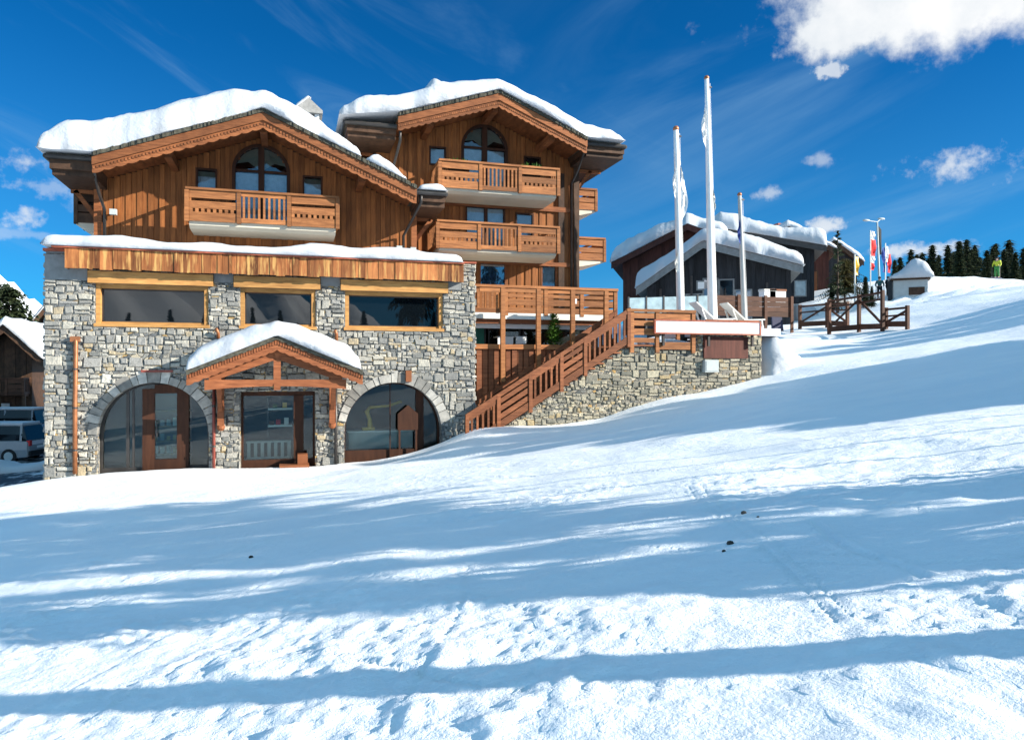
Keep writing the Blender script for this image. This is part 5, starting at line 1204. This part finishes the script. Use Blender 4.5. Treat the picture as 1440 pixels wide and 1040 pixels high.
rail_fence(pts, [1.75, 1.85, 1.95], 'rustic brown timber barrier with crossed rails, the taller left one on the slope')
pts2 = [hit(1246, 463), hit(1276, 463)]; rail_fence(pts2, [1.05, 1.1], 'low brown timber barrier with one cross brace at the right end')
back = [Vector((p.x+.6, p.y+3.0, gz(p.x+.6, p.y+3.0))) for p in (pts[0], pts[1], pts[2])]
rail_fence(back, [1.3, 1.35, 1.4], 'second brown timber barrier standing just behind the tall one')

# snow covered hut and people
q = hit(1282, 417); dq = (q.x-CAMP[0])*math.sin(YAW)+(q.y-CAMP[1])*math.cos(YAW); k_ = dq/FPX
H = thing('snow_hut', tuple(q), 'pale grey hut half buried under a heap of snow on the ridge', 'hut')
c_, s_ = math.cos(-.70), math.sin(-.70)
XF[0] = lambda v: (q.x+v[0]*c_-v[1]*s_, q.y+v[0]*s_+v[1]*c_, q.z+v[2])
x0, x1, zt = -23*k_, 20*k_, 23*k_
MB().box(x0, x1, 0, 2.4, -1.2, zt).build('wall', M['grey'], H); MB().box(x0-.15, x1+.15, -.25, 2.6, zt, zt+.12).build('roof', M['darkwood'], H)
MB().box(x0+(x1-x0)*.45, x1-.2, -.03, 0, .1, .65).build('counter_hatch', M['darkwood'], H); MB().box(x0-.35, x0-.05, -.1, .2, -.5, zt).build('corner_post', M['dark_cloth'], H)
snow_blanket('hut_snow', (x0-.2, x1+.3), (-.4, 2.7), lambda x, y: zt+.125, lambda x, y: 1.15*math.exp(-((x-(x0+(x1-x0)*.70))/.95)**2)+.35, 'tall peaked heap of snow on the hut roof', 71, .55, 32, 26, .34)
XF[0] = None

def person(px, py, hgt, label, jm, tm, dist=None, pose=0.0, name='person'):
    q = hit(px, py) if dist is None else dep(px, py, dist)
    fwd = math.radians(200)+pose; cx, sx = math.cos(fwd), math.sin(fwd); k = hgt/1.75
    def W_(a, b, c): return (q.x + k*(a*sx + b*cx), q.y + k*(-a*cx + b*sx), q.z + k*c)
    J = {'pelvis':(0,0,.92,.13),'waist':(0,0,1.08,.125),'chest':(0,.01,1.32,.155),'neck':(0,0,1.48,.06),'head':(0,.02,1.60,.095),'crown':(0,.01,1.72,.075),
         'hl':(.10,0,.88,.10),'kl':(.12,.04,.48,.07),'al':(.13,0,.08,.05),'tl':(.14,.16,.04,.045),'hr':(-.10,0,.88,.10),'kr':(-.12,.07,.48,.07),'ar':(-.13,.0,.08,.05),'tr':(-.14,.16,.04,.045),
         'sl':(.20,0,1.40,.075),'el':(.30,.02,1.14,.055),'wl':(.28,.18,.95,.042),'sr':(-.20,0,1.40,.075),'er':(-.30,.02,1.14,.055),'wr':(-.28,.18,.95,.042)}
    E_ = [('pelvis','waist'),('waist','chest'),('chest','neck'),('neck','head'),('head','crown'),('pelvis','hl'),('hl','kl'),('kl','al'),('al','tl'),('pelvis','hr'),('hr','kr'),('kr','ar'),('ar','tr'),('chest','sl'),('sl','el'),('el','wl'),('chest','sr'),('sr','er'),('er','wr')]
    def skin(keys, grow_, nm, mm, par):
        idx = {kk: i for i, kk in enumerate(keys)}
        me_ = bpy.data.meshes.new('tmp'); me_.from_pydata([Vector(W_(*J[kk][:3]))-q for kk in keys], [(idx[a], idx[b]) for a, b in E_ if a in idx and b in idx], [])
        o_ = bpy.data.objects.new('tmp', me_); COL.objects.link(o_); md = o_.modifiers.new('s', 'SKIN')
        for i, kk in enumerate(keys): o_.data.skin_vertices[0].data[i].radius = (J[kk][3]*k*grow_,)*2; o_.data.skin_vertices[0].data[i].use_root = (i == 0)
        o_.modifiers.new('u', 'SUBSURF').levels = 1
        dg = bpy.context.evaluated_depsgraph_get(); me2 = bpy.data.meshes.new_from_object(o_.evaluated_get(dg)); bpy.data.objects.remove(o_)
        me2.polygons.foreach_set('use_smooth', [True]*len(me2.polygons)); me2.materials.clear(); me2.materials.append(M[mm])
        n_ = bpy.data.objects.new(nm, me2); COL.objects.link(n_)
        if par: n_.parent = par
        return n_
    body = skin(list(J), 1.0, name, 'skin', None); body.location = q; tag(body, label, 'person')
    skin(['chest','waist','pelvis','sl','el','wl','sr','er','wr'], 1.22, 'jacket', jm, body)
    skin(['pelvis','hl','kl','al','hr','kr','ar'], 1.22, 'trousers', tm, body)
    m_ = MB(); c = W_(0, .0, 1.67); m_.ball(c, .125*k, .125*k, .11*k, 12); m_.build('helmet', M['dark_cloth'], body, smooth=True)
    for ss in (1, -1): MB().beam(W_(ss*.14, -.6, .02), W_(ss*.14, .9, .02), .08*k, .03*k).build('ski', M['navy'], body)
    for ss in (1, -1): MB().beam(W_(ss*.30, .25, .0), W_(ss*.28, .2, 1.0), .03*k, .03*k).build('ski_pole', M['metal'], body)
    return body
person(1402, 391, 1.75, 'skier in a yellow green jacket and green trousers near the dark firs', 'jacket_y', 'pants_g', 62)
person(1237, 420, 1.65, 'person in a teal jacket standing left of the snow hut', 'jacket_t', 'dark_cloth', None, .6)
person(1249, 417, 1.5, 'person in dark clothes standing next to the snow hut', 'dark_cloth', 'dark_cloth', None, 1.2)

# distant flags and double arm mast
def banner(px, pt, pb, dist, w_, bands, label, pole_r=.05, mtop=None):
    p = dep(px, pb, dist); t_ = dep(px, pt, dist)
    t = thing('banner_flag', tuple(p), label, 'flag')
    MB().tube([(p.x, p.y, p.z-3), (t_.x, t_.y, t_.z)], pole_r, 8).build('pole', M['cream'], t, smooth=True)
    for (f0, f1, x0, x1, mm) in bands:
        z1 = t_.z-(t_.z-p.z)*f0; z0 = t_.z-(t_.z-p.z)*f1; n = 8; vs = []
        for i in range(n+1):
            for c in range(4):
                u = c/3; vs.append((p.x+.05+w_*(x0+(x1-x0)*u)*(1-.15*math.sin(i*.8)), p.y-.08*math.sin(u*5+i*.9), z0+(z1-z0)*i/n))
        MB().add(vs, [(i*4+c, i*4+c+1, (i+1)*4+c+1, (i+1)*4+c) for i in range(n) for c in range(3)]).build('flag_cloth', M[mm], t, smooth=True, fix=False)
banner(1224, 324, 382, 62, .5, [(.02, .22, .1, .8, 'white'), (.22, .62, -.1, 1, 'red'), (.62, .78, .1, .8, 'white'), (.78, .96, -.1, .7, 'red')], 'tall red and white banner flag left of the double arm mast')
banner(1245, 342, 384, 64, .6, [(.15, .98, -.6, -.02, 'blue'), (.1, .62, 0, .45, 'white'), (.35, .98, .3, .9, 'red')], 'limp blue white and red flag right of the double arm mast')
banner(1202, 358, 388, 56, .45, [(.1, .95, -.2, .7, 'yellow')], 'small yellow banner in front of the chalet row')
p = dep(1238, 420, 60); tp = dep(1233.5, 312, 60)
t = thing('lamp_mast', tuple(p), 'tall thin mast with two lamp arms beside the distant flags', 'lamp post')
MB().tube([(p.x, p.y, p.z-1), tuple(tp)], [.10, .06], 8).build('mast', M['grey'], t, smooth=True)
for dx in (-1.25, .45): MB().tube([tuple(tp), (tp.x+dx, tp.y+.2*dx, tp.z+(.28 if dx > 0 else .0))], .035, 6).build('arm', M['grey'], t)
for dx, dz in ((-1.3, 0.0), (.5, .3)): MB().ball((tp.x+dx, tp.y+.2*dx, tp.z+dz), .36, .16, .09, 10).build('lamp_head', M['grey'], t, smooth=True)
m = MB(); v = [(tp.x+.12, tp.y, tp.z-.3), (tp.x+.42, tp.y, tp.z-.6), (tp.x+.34, tp.y-.1, tp.z-2.6), (tp.x+.05, tp.y, tp.z-2.7)]; m.add(v, [(0, 1, 2, 3)]); m.build('dark_pennant', M['dark_cloth'], t, fix=False)

# ------------------------------------------------------------------ trees
def conifer_mesh(h, r, n_wh, seed, droop=.35, low=.08, dens=1.0, gap=0.0, leafw=.16, tk=1.0, pw=.8):
    rr = random.Random(seed); tr = MB(); 
    tr.tube([(0, 0, -.8), (0, 0, h*.3), (0.02*h*rr.uniform(-1, 1), 0, h*.65), (0, 0, h*.985)], [h*.021*tk, h*.017*tk, h*.010*tk, h*.002], 7)
    cr = MB()
    for i in range(n_wh):
        f = (i+rr.uniform(-.3, .3))/n_wh; f = min(max(f, 0), .99); z = h*(low+(1-low)*f)
        R_ = r*((1-f)**pw)*rr.uniform(.72, 1.12)+.04*h*.2; nb = max(5, int((6+6*(1-f))*dens)); a0 = rr.uniform(0, 6.28)
        for b in range(nb):
            if rr.random() < gap: continue
            a = a0+6.283*b/nb+rr.uniform(-.25, .25); L_ = R_*rr.uniform(.65, 1.1); cl = rr.random(); zj = rr.uniform(-.5, .5)*h*(1-low)/n_wh*1.3
            nseg = max(3, int(L_/(.30*h/8)))
            for s in range(nseg):
                u = (s+.6)/nseg; px_ = L_*u; pz = z + zj - droop*L_*u*u + .12*L_*u
                c = Vector((px_*math.cos(a), px_*math.sin(a), pz)); wd = leafw*h/8*(1.25-u*.7)*rr.uniform(.8, 1.5)
                d = Vector((math.cos(a), math.sin(a), -droop*u)).normalized(); sd = Vector((-math.sin(a), math.cos(a), 0))
                for k in (-1, 1):
                    tip = c + d*wd*1.6 + sd*k*wd*1.8 + Vector((0, 0, -wd*rr.uniform(.2, .9)))
                    cr.add([c-d*wd*.4, c+d*wd*.5, tip], [(0, 1, 2)], cl*.7+rr.random()*.3)
                cr.add([c+sd*wd*.5, c+d*wd*2.0+Vector((0, 0, -wd*.3)), c-sd*wd*.5], [(0, 1, 2)], cl*.7+rr.random()*.3)
                cr.add([c+Vector((0, 0, wd*.25)), c+d*wd*.9+Vector((0, 0, -wd*1.3)), c-d*wd*.6+Vector((0, 0, -wd*.9))], [(0, 1, 2)], cl*.5)
    return tr, cr
def conifer_proto(name, h, r, n_wh, seed, leaf='needle', **k):
    tr, cr = conifer_mesh(h, r, n_wh, seed, **k)
    a = tr.build('trunk', M['bark'], None, smooth=True); b = cr.build('crown', M[leaf], None, fix=False)
    ma, mb_ = a.data, b.data; bpy.data.objects.remove(a); bpy.data.objects.remove(b); return ma, mb_
PROT = [conifer_proto('fir', 10, 1.9, 34, s, leafw=.2) for s in (1, 2, 3)] + [conifer_proto('fir', 10, 1.4, 34, 4, leafw=.2), conifer_proto('fir', 10, 2.6, 28, 5, droop=.25, leafw=.2)]
def tree(kind, loc, h, label, group=None, wide=1.0, name='fir_tree', rot=None):
    t = thing(name, loc, label, 'tree', group); s = h/10
    t.scale = (s*wide, s*wide, s); t.rotation_euler = (0, 0, R.uniform(0, 6.28) if rot is None else rot)
    for nm, me_ in zip(('trunk', 'crown'), PROT[kind]):
        o = bpy.data.objects.new(nm, me_); COL.objects.link(o); o.parent = t
    return t
# firs on the skyline at the right
line = [(1258, 364, 3), (1266, 360, 0), (1281, 350, 1), (1289, 356, 3), (1297, 353, 0), (1311, 343, 2), (1320, 357, 3), (1333, 344, 1), (1341, 352, 3), (1349, 337, 0), (1359, 335, 3), (1366, 349, 2), (1371, 344, 1), (1388, 350, 0), (1396, 346, 3), (1400, 341, 2), (1412, 349, 3), (1419, 335, 3), (1428, 354, 1), (1440, 346, 0), (1449, 342, 2), (1378, 360, 2), (1305, 364, 1)]
for k, (px, py, kd) in enumerate(line):
    d_ = 100+ (k*37 % 30); b = dep(px, 395, d_); zb = min(gz(b.x, b.y), b.z); tz = dep(px, py, d_).z
    tree(kd, (b.x, b.y, zb), tz-zb, 'dark fir in the row of firs along the skyline at the right', 'dark firs along the right skyline', 1.0)
# far tree line base
# lone pine, olive bush and young spruces by the barrier
q = hit(1178, 440); tz = at(1177, 322, q.y).z
PROT.append(conifer_proto('pine', 10, 1.5, 13, 9, leaf='needle', gap=.45, low=.1, droop=.15)); tree(5, tuple(q), tz-q.z, 'thin sparse pine rising above the brown barrier', None, .9, 'pine_tree')
q = hit(1188, 425); tz = at(1188, 362, q.y).z
PROT.append(conifer_proto('bush', 10, 5.2, 20, 12, leaf='needle2', low=.22, droop=.45, dens=1.7, pw=.5)); 
t = tree(6, (q.x, q.y, q.z), tz-q.z, 'broad olive brown pine with drooping branches behind the barrier', None, 1.15, 'pine_tree')
for k, (px, py, ph, lab) in enumerate(((1217, 432, 388, 'young green spruce just left of the standing people'), (1226, 432, 402, 'smallest young spruce above the barrier rail'), (1170, 436, 398, 'low olive spruce at the left end of the barrier'))):
    q = hit(px, py); tree(k % 3, tuple(q), at(px, ph, q.y).z-q.z, lab, None, 1.2, 'spruce_tree')
# ------------------------------------------------------------------ left side: car park, chalets, mountain
def car(loc, rot, label, paint, L_=4.5, W_=1.8, H_=1.72, wagon=True):
    t = thing('parked_car', (0, 0, 0), label, 'car')
    hw = W_/2
    # side profile stations along x (front = +x): (x, belt z, roof z, half width belt, half width roof, bottom z)
    def loft(sts, mb):
        n = len(sts[0]); vs = [p for s in sts for p in s]
        fs = [(i*n+k, i*n+(k+1) % n, (i+1)*n+(k+1) % n, (i+1)*n+k) for i in range(len(sts)-1) for k in range(n)]
        fs += [tuple(reversed(range(n))), tuple(range((len(sts)-1)*n, len(sts)*n))]; mb.add(vs, fs, .5)
    def sect(x, zb, zt, w0, w1):
        return [(x, -w0*.96, zb), (x, -w0, zb+(zt-zb)*.45), (x, -w1, zt-.03), (x, -w1*.93, zt), (x, w1*.93, zt), (x, w1, zt-.03), (x, w0, zb+(zt-zb)*.45), (x, w0*.96, zb)]
    b = MB(); loft([sect(-L_/2, .38, .82, hw*.86, hw*.84), sect(-L_/2+.08, .30, .98, hw*.96, hw*.94), sect(-L_/2+.5, .26, 1.02, hw, hw*.97), sect(0, .26, .99, hw, hw*.98), sect(L_*.22, .26, .97, hw, hw*.97), sect(L_/2-.5, .28, .88, hw*.98, hw*.9), sect(L_/2-.1, .30, .74, hw*.92, hw*.82), sect(L_/2, .36, .62, hw*.84, hw*.74)], b)
    B = b.build('body', M[paint], t, smooth=False)
    g = MB(); loft([sect(-L_/2+.12, .98, 1.02, hw*.88, hw*.86), sect(-L_/2+.34, .98, H_-.08, hw*.9, hw*.76), sect(-L_/2+.6, .98, H_-.03, hw*.92, hw*.78), sect(0, .98, H_-.03, hw*.93, hw*.79), sect(L_*.12, .97, H_-.1, hw*.93, hw*.78), sect(L_*.30, .95, .99, hw*.9, hw*.88)], g)
    g.build('windows', M['dglass'], t)
    r = MB(); r.box(-L_/2+.42, L_*.11, -hw*.76, hw*.76, H_-.06, H_+.0)
    for xx in (-L_/2+.36, -.55, .35): 
        for sgn in (-1, 1): r.beam((xx, sgn*hw*.945, .98), (xx+.04, sgn*hw*.80, H_-.04), .09, .03)
    r.build('roof', M[paint], t)
    for xx in (-L_/2+.85, L_/2-.85):
        for sgn in (-1, 1):
            w_ = MB().tube([(xx, sgn*(hw-.2), .33), (xx, sgn*(hw+.02), .33)], .33, 18).build('wheel', M['tyre'], t); MB().tube([(xx, sgn*(hw+.0), .33), (xx, sgn*(hw+.035), .33)], .2, 12).build('rim', M['grey'], w_)
    for sgn in (-1, 1):
        MB().box(-L_/2-.01, -L_/2+.12, sgn*hw*.80-.09, sgn*hw*.80+.09, .78, 1.02).build('tail_light', M['red'], t); MB().box(L_/2-.16, L_/2-.02, sgn*hw*.66-.12, sgn*hw*.66+.12, .60, .72).build('headlight', M['lampglass'], t)
        MB().box(L_*.16, L_*.2, sgn*(hw+.0), sgn*(hw+.16), .98, 1.10).build('wing_mirror', M[paint], t)
    MB().box(-L_/2-.06, -L_/2+.05, -hw*.9, hw*.9, .36, .56).build('rear_bumper', M['tyre'], t); MB().box(-L_/2-.012, -L_/2+.02, -.26, .26, .64, .75).build('number_plate', M['white'], t)
    MB().box(-L_/2+.4, L_*.08, -hw*.72, hw*.72, H_+.001, H_+.08).build('roof_snow_cover', M['snow'], t)
    t.location = loc; t.rotation_euler = (0, 0, rot); return t
p = dep(-14, 640, 34); car((p.x, p.y, gz(p.x, p.y)), math.radians(165), 'nearest white estate car parked in the shade, tail lights to the right', 'carwhite')
p = dep(4, 612, 43); car((p.x, p.y, gz(p.x, p.y)), math.radians(170), 'pale blue silver car parked behind the white estate', 'carsilver', 4.7, 1.85, 1.85)
# car park with patchy snow; deep shade put into its dark ground colour
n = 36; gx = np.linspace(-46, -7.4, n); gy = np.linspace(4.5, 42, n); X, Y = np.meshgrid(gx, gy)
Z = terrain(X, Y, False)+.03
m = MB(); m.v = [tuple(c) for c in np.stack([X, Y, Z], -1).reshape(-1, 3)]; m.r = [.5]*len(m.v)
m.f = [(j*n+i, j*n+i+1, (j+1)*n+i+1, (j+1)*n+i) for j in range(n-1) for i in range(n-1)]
am, ant, aout = mat('shade_dark_ground_with_snow')
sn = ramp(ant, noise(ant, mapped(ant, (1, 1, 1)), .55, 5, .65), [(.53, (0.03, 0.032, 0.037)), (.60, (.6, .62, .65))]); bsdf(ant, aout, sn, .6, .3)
tag(m.build('car_park_shade_sheet', am, None, smooth=True, fix=False), kind='structure')
# ploughed snow and dark kerb
p = dep(30, 650, 30)
snow_blanket('snow_bank', (p.x-4, p.x+3.0), (p.y-.7, p.y+.9), lambda x, y: gz(x, y)-.1, lambda x, y: .5+.15*math.sin(x*2.1), 'dirty low bank of ploughed snow in front of the parked cars', 81, .5, 40, 12, .2)
# shaded chalets at the left edge
def left_chalet(px0, px1, d_, py_l, py_a, py_r, pxa, label, sl, seed, wall='darkwood', balc=True):
    a, b = dep(px0, 500, d_), dep(px1, 500, d_); y = (a.y+b.y)/2
    l, ap, r = at(px0, py_l, y-1.2), at(pxa, py_a, y-1.2), at(px1, py_r, y-1.2); z = gz(l.x, y)
    t = mountain_chalet((l.x+1, y, z), 0, r.x-l.x-2, 9, l.z-z, ap.z-z, r.z-z, ap.x-l.x-1, wall, 'darkwood', label, -2, .5, 1.0, [(r.x-l.x-4.2, r.x-l.x-3.2, 1.2, 2.3, 'pale_glass'), (r.x-l.x-6.5, r.x-l.x-5.6, 3.6, 4.6, 'dglass')], None, sl, seed)
    if balc:
        W_ = r.x-l.x-2
        balcony(t, l.x+1.2, r.x-1.1, y-1.3, y, z+3.9, z+2.95, (0, 1, 0, 0, 1, 0), .2, 'balcony', 'darkwood', 'fence')
        for k in range(5): MB().box(l.x+1.4+k*(W_-.5)/4-.08, l.x+1.4+k*(W_-.5)/4+.08, y-1.2, y-1.05, z-.5, z+2.95).build('post', M['darkwood'], t)
    return t
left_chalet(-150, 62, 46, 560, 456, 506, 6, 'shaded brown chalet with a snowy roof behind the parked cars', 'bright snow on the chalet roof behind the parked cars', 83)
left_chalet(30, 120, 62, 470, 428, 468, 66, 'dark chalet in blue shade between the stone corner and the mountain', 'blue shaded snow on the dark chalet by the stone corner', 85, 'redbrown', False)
PROT.append(conifer_proto('fir', 10, 3.0, 26, 77, leaf='needle', low=.2, dens=1.6, pw=.5, leafw=.2)); p = dep(14, 560, 52); tree(7, (p.x, p.y, gz(p.x, p.y)), dep(14, 396, 52).z-gz(p.x, p.y), 'bushy dark fir above the snowy roof at the left edge', None, 1.1)
p = dep(-12, 560, 56); tree(2, (p.x, p.y, gz(p.x, p.y)), dep(-12, 392, 56).z-gz(p.x, p.y), 'fir cut off by the left edge of the view', None, 1.3)
# snowy mountain
def mountain(name, cx, cy, rad, hgt, seed, mname):
    n = 120; a = np.linspace(-1, 1, n); X, Y = np.meshgrid(a, a)
    r_ = np.hypot(X, Y); z = np.maximum(0, 1-r_)**1.1*(0.55+.9*np.abs(fbm(X*3+seed, Y*3+seed, seed, 6, .55)-.5)*2)
    ridge = 1-np.abs(fbm(X*4+seed*2, Y*4, seed+3, 5)-.5)*2
    z = z*(.6+.55*ridge)
    co = np.stack([cx+X*rad, cy+Y*rad, z*hgt-12], -1).reshape(-1, 3)
    m = MB(); i = (np.arange(n-1)[:,None]*n+np.arange(n-1)[None]).ravel()
    m.v = [tuple(c) for c in co]; m.r = [.5]*len(co); m.f = [(int(k), int(k+1), int(k+n+1), int(k+n)) for k in i]
    o = m.build(name, M[mname], None, smooth=True, fix=False); tag(o, kind='structure'); return o
mm, nt_, out_ = mat('mountain_snow')
g_ = N(nt_, 'ShaderNodeNewGeometry'); sp_ = N(nt_, 'ShaderNodeSeparateXYZ'); L(nt_, g_.outputs['Normal'], sp_.inputs[0])
nn = noise(nt_, mapped(nt_, (1, 1, 1)), .06, 6, .7)
c_ = ramp(nt_, math_(nt_, 'ADD', sp_.outputs[2], math_(nt_, 'MULTIPLY', nn, .35)), [(.62, (.10, .10, .11)), (.72, (.88, .90, .93))])
bsdf(nt_, out_, c_, .8, .1); M['mountain'] = mm
p = dep(20, 400, 620); mountain('mountain', p.x-60, p.y+60, 330, 118, 3, 'mountain')
p = dep(-240, 400, 900); mountain('mountain', p.x-60, p.y+60, 420, 150, 6, 'mountain')
# hill on the far side of the valley, behind the viewer (seen reflected in the panes)
mountain('hill', -170, -330, 260, 190, 9, 'mountain')

# ------------------------------------------------------------------ small dark stones on the piste
for k, (px, py, s_) in enumerate(((1046, 724, .05), (1027, 767, .055), (1018, 776, .03), (1066, 728, .025), (353, 785, .045))):
    q = hit(px, py); o = MB().ball((q.x, q.y, q.z+s_*.25), s_*.62, s_*.5, s_*.45, 8).build('stone', M['rock']); tag(o, 'small dark stone lying on the shaded snow', 'stone', 'dark stones on the piste')

# ------------------------------------------------------------------ tall trees beside the piste (outside the view to the right) that shade the slope
SH = Vector((math.cos(SUN_AZ), math.sin(SUN_AZ), 0)); TP = Vector((-math.sin(SUN_AZ), math.cos(SUN_AZ), 0)); TE = math.tan(SUN_EL)
S0 = len(PROT); PROT += [conifer_proto('fir', 10, 2.0, 24, 21, dens=1.1, leafw=.2, gap=.22), conifer_proto('fir', 10, 2.0, 24, 22, dens=1.0, leafw=.2, gap=.28), conifer_proto('fir', 10, 2.0, 24, 24, dens=1.3, leafw=.22, pw=.45)]
def sidepx(b, r):
    x, y = b.x-CAMP[0]-r, b.y-CAMP[1]; rr_ = math.cos(YAW)*x-math.sin(YAW)*y; dd = math.sin(YAW)*x+math.cos(YAW)*y
    return 99999 if dd < .3 else 720+FPX*rr_/dd
for k, (t_, s_tip, B_, kind, rad, s_c) in enumerate(SHADE):
    q = TP*t_ + SH*s_tip; zq = gz(q.x, q.y)
    while sidepx(TP*t_+SH*B_, rad+.3) < 1460: B_ += .5
    b = TP*t_ + SH*B_; zb = gz(b.x, b.y); h = zq + (B_-s_tip)*TE - zb; i = S0+kind
    if s_c is not None:                       # tall pines with a bare trunk: crown starts where its shadow leaves s_c
        qc = TP*t_ + SH*s_c; low = min(.85, max(.2, ((B_-s_c)*TE - (zb-gz(qc.x, qc.y)))/h))
        i = len(PROT); PROT.append(conifer_proto('pine', 10, 2.0, max(6, int(24*(1-low))), 40+k, low=low, dens=1.5, tk=1.25 if kind == 9 else .3, leafw=.2, pw=.45))
    tree(i, (b.x, b.y, zb), h, 'fir or pine beside the piste to the right', 'trees beside the piste to the right', rad/(2.0*h/10), 'fir_tree' if s_c is None else 'pine_tree')
# firs on the slope behind the viewer, seen in the reflections of the upper panes
for k in range(34):
    x = -95+k*4.6+R.uniform(-2, 2); y = -140-R.uniform(0, 30); tree(k % 4, (x, y, gz(x, y)-.3), R.uniform(4.5, 8), 'fir on the far side of the piste behind the viewer', 'firs behind the viewer', 1.2)
